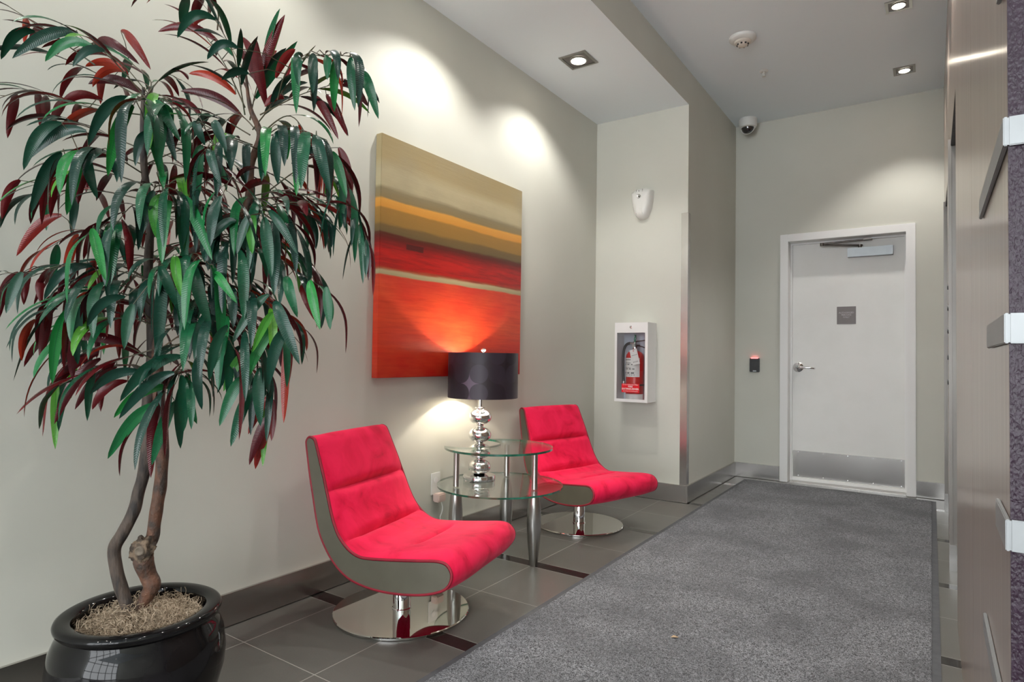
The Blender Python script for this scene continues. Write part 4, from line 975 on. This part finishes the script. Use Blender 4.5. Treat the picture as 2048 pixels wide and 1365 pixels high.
# inner and rear sprigs that fill the crown
for i in range(30):
    tr = trA if RF.random() < .5 else trB
    seg = [q for q in tr if 230 < q[1] < 720]; q = RF.choice(seg); p = L(q[0], q[1], q[2])
    a = RF.uniform(-.3, PI + .3) if RF.random() < .72 else RF.uniform(0, 2 * PI)
    dr = RT * math.cos(a) + FT * math.sin(a) * .75; R0 = RF.uniform(.16, .32)
    if p.x + base0.x + dr.x * R0 < XL + .05: R0 = max(.06, (XL + .05 - p.x - base0.x) / dr.x)
    sprig([p, p + dr * R0 * .5 + UPV * RF.uniform(.02, .09), p + dr * R0 + UPV * RF.uniform(-.08, .03)], RF.choice([6, 7, 8]), L0=.15, W=.026, red=.25)
def leaf2(b0, t0, width, tone, red=False, narrow=False):
    """blade between two measured points, arching up and out between them"""
    ch = t0 - b0; hz = math.hypot(ch.x, ch.y); NS = 14
    bul = UPV * (.14 * hz + .006 + max(0, -.02 * ch.z)) - FT * RF.uniform(.0, .03)
    rot = RF.uniform(1.0, 1.3) * RF.choice((-1, 1)) if narrow else RF.uniform(-.45, .45)
    rows = []
    for i in range(NS + 1):
        t = i / NS; p = b0 + ch * t + bul * 4 * t * (1 - t) * (1 - .3 * t); tg = (ch + bul * 4 * (1 - 2 * t)).normalized()
        vw = (p + base0 - CAMP).normalized(); side = tg.cross(vw).normalized(); side = Quaternion(tg, rot) @ side; nrm = side.cross(tg).normalized()
        if red: side = -side; nrm = -nrm
        wv = width * (math.sin(PI * min(1, t * .93 + .04)) ** .72) * (1 - .25 * t) * (1 if t < .985 else .12); row = []
        for s_ in (-1, -.5, 0, .5, 1):
            q = p - side * (s_ * wv * .5) - nrm * (abs(s_) * .22 * wv * .55)
            if q.x + base0.x < XL + .006: q.x = XL + .006 - base0.x
            v = lb_.verts.new(q); v[tone_l] = tone; v[vein_l] = Vector((s_, t, 0)); row.append(v)
        rows.append(row)
    for a, c_ in zip(rows, rows[1:]):
        for k in range(4): lb_.faces.new((a[k], a[k + 1], c_[k + 1], c_[k]))
    near = min(TWP, key=lambda q: (q - b0).length)
    if (near - b0).length < .16: tube(tw, [near, (near + b0) / 2 + UPV * .012, b0], [.0014, .0012, .001], 5, cap=False)
G1 = [(380,165,60,285,.35),(170,155,5,290,.4),(460,235,220,300,.7),(470,215,680,315,'r'),(590,155,735,340,'r'),(610,350,415,325,'o'),(510,250,355,325,.3),(640,480,430,710,.35),(650,515,525,860,.85),(720,500,805,910,.75),(760,500,880,690,.6),(780,520,860,790,.3),(300,745,150,1040,.35),(400,760,325,1050,.8),(430,755,475,970,.4),(715,645,660,810,.25),(545,760,570,870,.25),(500,490,290,540,'r'),(1050,95,865,185,.4),(1160,235,1010,290,.35),(1210,360,1080,390,.3),(1065,205,770,155,'r'),(1180,570,880,445,'r'),(1150,460,920,360,'o'),(1160,235,1275,450,'r'),(1280,380,1180,180,'r'),(1300,520,1250,190,'r'),(1345,380,1440,240,'r'),(1475,275,1455,420,.45),(1535,265,1525,455,.35),(1600,275,1595,390,.6),(1655,280,1630,545,.8),(1710,280,1730,540,.5),(1770,350,1845,580,.6),(1515,465,1650,680,'r'),(1590,460,1695,665,'r'),(1670,420,1795,520,'r'),(1385,480,1290,520,'r'),(1300,640,1275,885,.4),(1360,640,1355,900,.35),(1415,640,1400,780,.8),(1465,660,1445,955,.85),(1540,660,1610,945,.35),(1620,740,1690,965,.7),(1650,720,1720,930,'r'),(985,710,970,960,.6),(1030,730,1080,910,.35),(960,600,1000,710,.3),(1040,590,1105,740,.35),
 (750,930,690,1150,.4),(790,950,765,1165,.9),(830,980,790,1290,.75),(890,985,905,1295,.45),(900,960,1035,1270,.7),(1220,1050,1155,1240,.4),(1240,1050,1230,1240,.9),(1290,1060,1325,1350,.45),(1310,1030,1450,1240,.4),(1150,1080,1030,1175,.4),(450,1115,515,1370,.85),(520,1140,565,1350,.4),(300,1050,80,1250,'r'),(100,880,10,1070,'r'),(420,640,120,790,.3),(300,600,115,830,.4),(1560,740,1420,800,.2),(1740,1010,1795,1250,'n'),(1640,940,1560,1180,'n'),(1660,1000,1625,1250,'n'),(1740,1130,1670,1365,'n'),(700,460,430,410,'r'),(980,560,830,490,'r')]
G2 = [(330,290,255,655,.8),(395,265,380,560,.4),(610,230,425,375,.35),(650,265,605,485,.45),(780,80,880,310,.4),(860,30,885,230,.92),(900,130,915,470,.5),(940,60,1030,390,.45),(1310,220,1130,460,.45),(1330,305,1230,500,.92),(1350,375,1210,620,.8),(1110,370,1020,640,.4),(1170,470,1060,700,.35),(1210,500,1090,690,.9),(1200,610,1070,860,.6),(1340,250,1460,560,.35),(1400,380,1310,660,.35),(1400,130,1450,330,.6),(1510,150,1560,390,.85),(1590,180,1610,390,.6),(1470,170,1540,350,'r'),(1270,575,1270,860,.4),(1230,680,1125,960,.45),(1300,530,1310,700,.3),(890,520,585,740,.4),(830,670,555,820,.85),(770,750,525,1020,.7),(855,740,740,1050,.65),(890,650,880,970,.4),(920,605,960,850,.7),(980,500,985,780,.3),(850,600,580,825,.3),(570,570,365,780,'r'),(620,640,450,780,'r'),(700,600,440,705,.2),(490,530,265,850,'r'),(480,510,215,750,'r'),(700,520,310,435,'r'),(1310,720,1210,900,'r'),(1320,800,1215,1050,'r'),(1340,820,1245,1070,'r'),(90,110,0,330,'r'),(110,110,30,310,.4),(230,130,205,265,'r'),(280,290,30,480,'n'),(260,300,65,640,'n'),(1050,120,1155,260,.8),(450,80,215,245,.2),(560,250,300,560,'r')]
for G, oy in ((G1, 0), (G2, 500)):
    for x0, y0, x1, y1, tn in G:
        rr = tn in ('r', 'o'); nn = tn == 'n'; dd = RF.uniform(.0, .08) if rr else RF.uniform(-.19, -.11)
        if nn: dd = RF.uniform(-.08, 0)
        tone = {'r': RF.uniform(.1, .75), 'o': 1., 'n': RF.uniform(.1, .4)}[tn] if isinstance(tn, str) else tn
        a_, b_ = L(x0 / 2.4375, y0 / 2.4375 + oy, dd), L(x1 / 2.4375, y1 / 2.4375 + oy, dd - RF.uniform(-.01, .04))
        wd_ = (.016 if nn else .029) * RF.uniform(.9, 1.12) * min(1.1, .62 + (b_ - a_).length * 2.6)
        leaf2(a_, b_, wd_, tone, rr, nn)
obj('foliage', lb_, M_leaf, tree, 80)
obj('twigs', tw, M_twig, tree, 60)
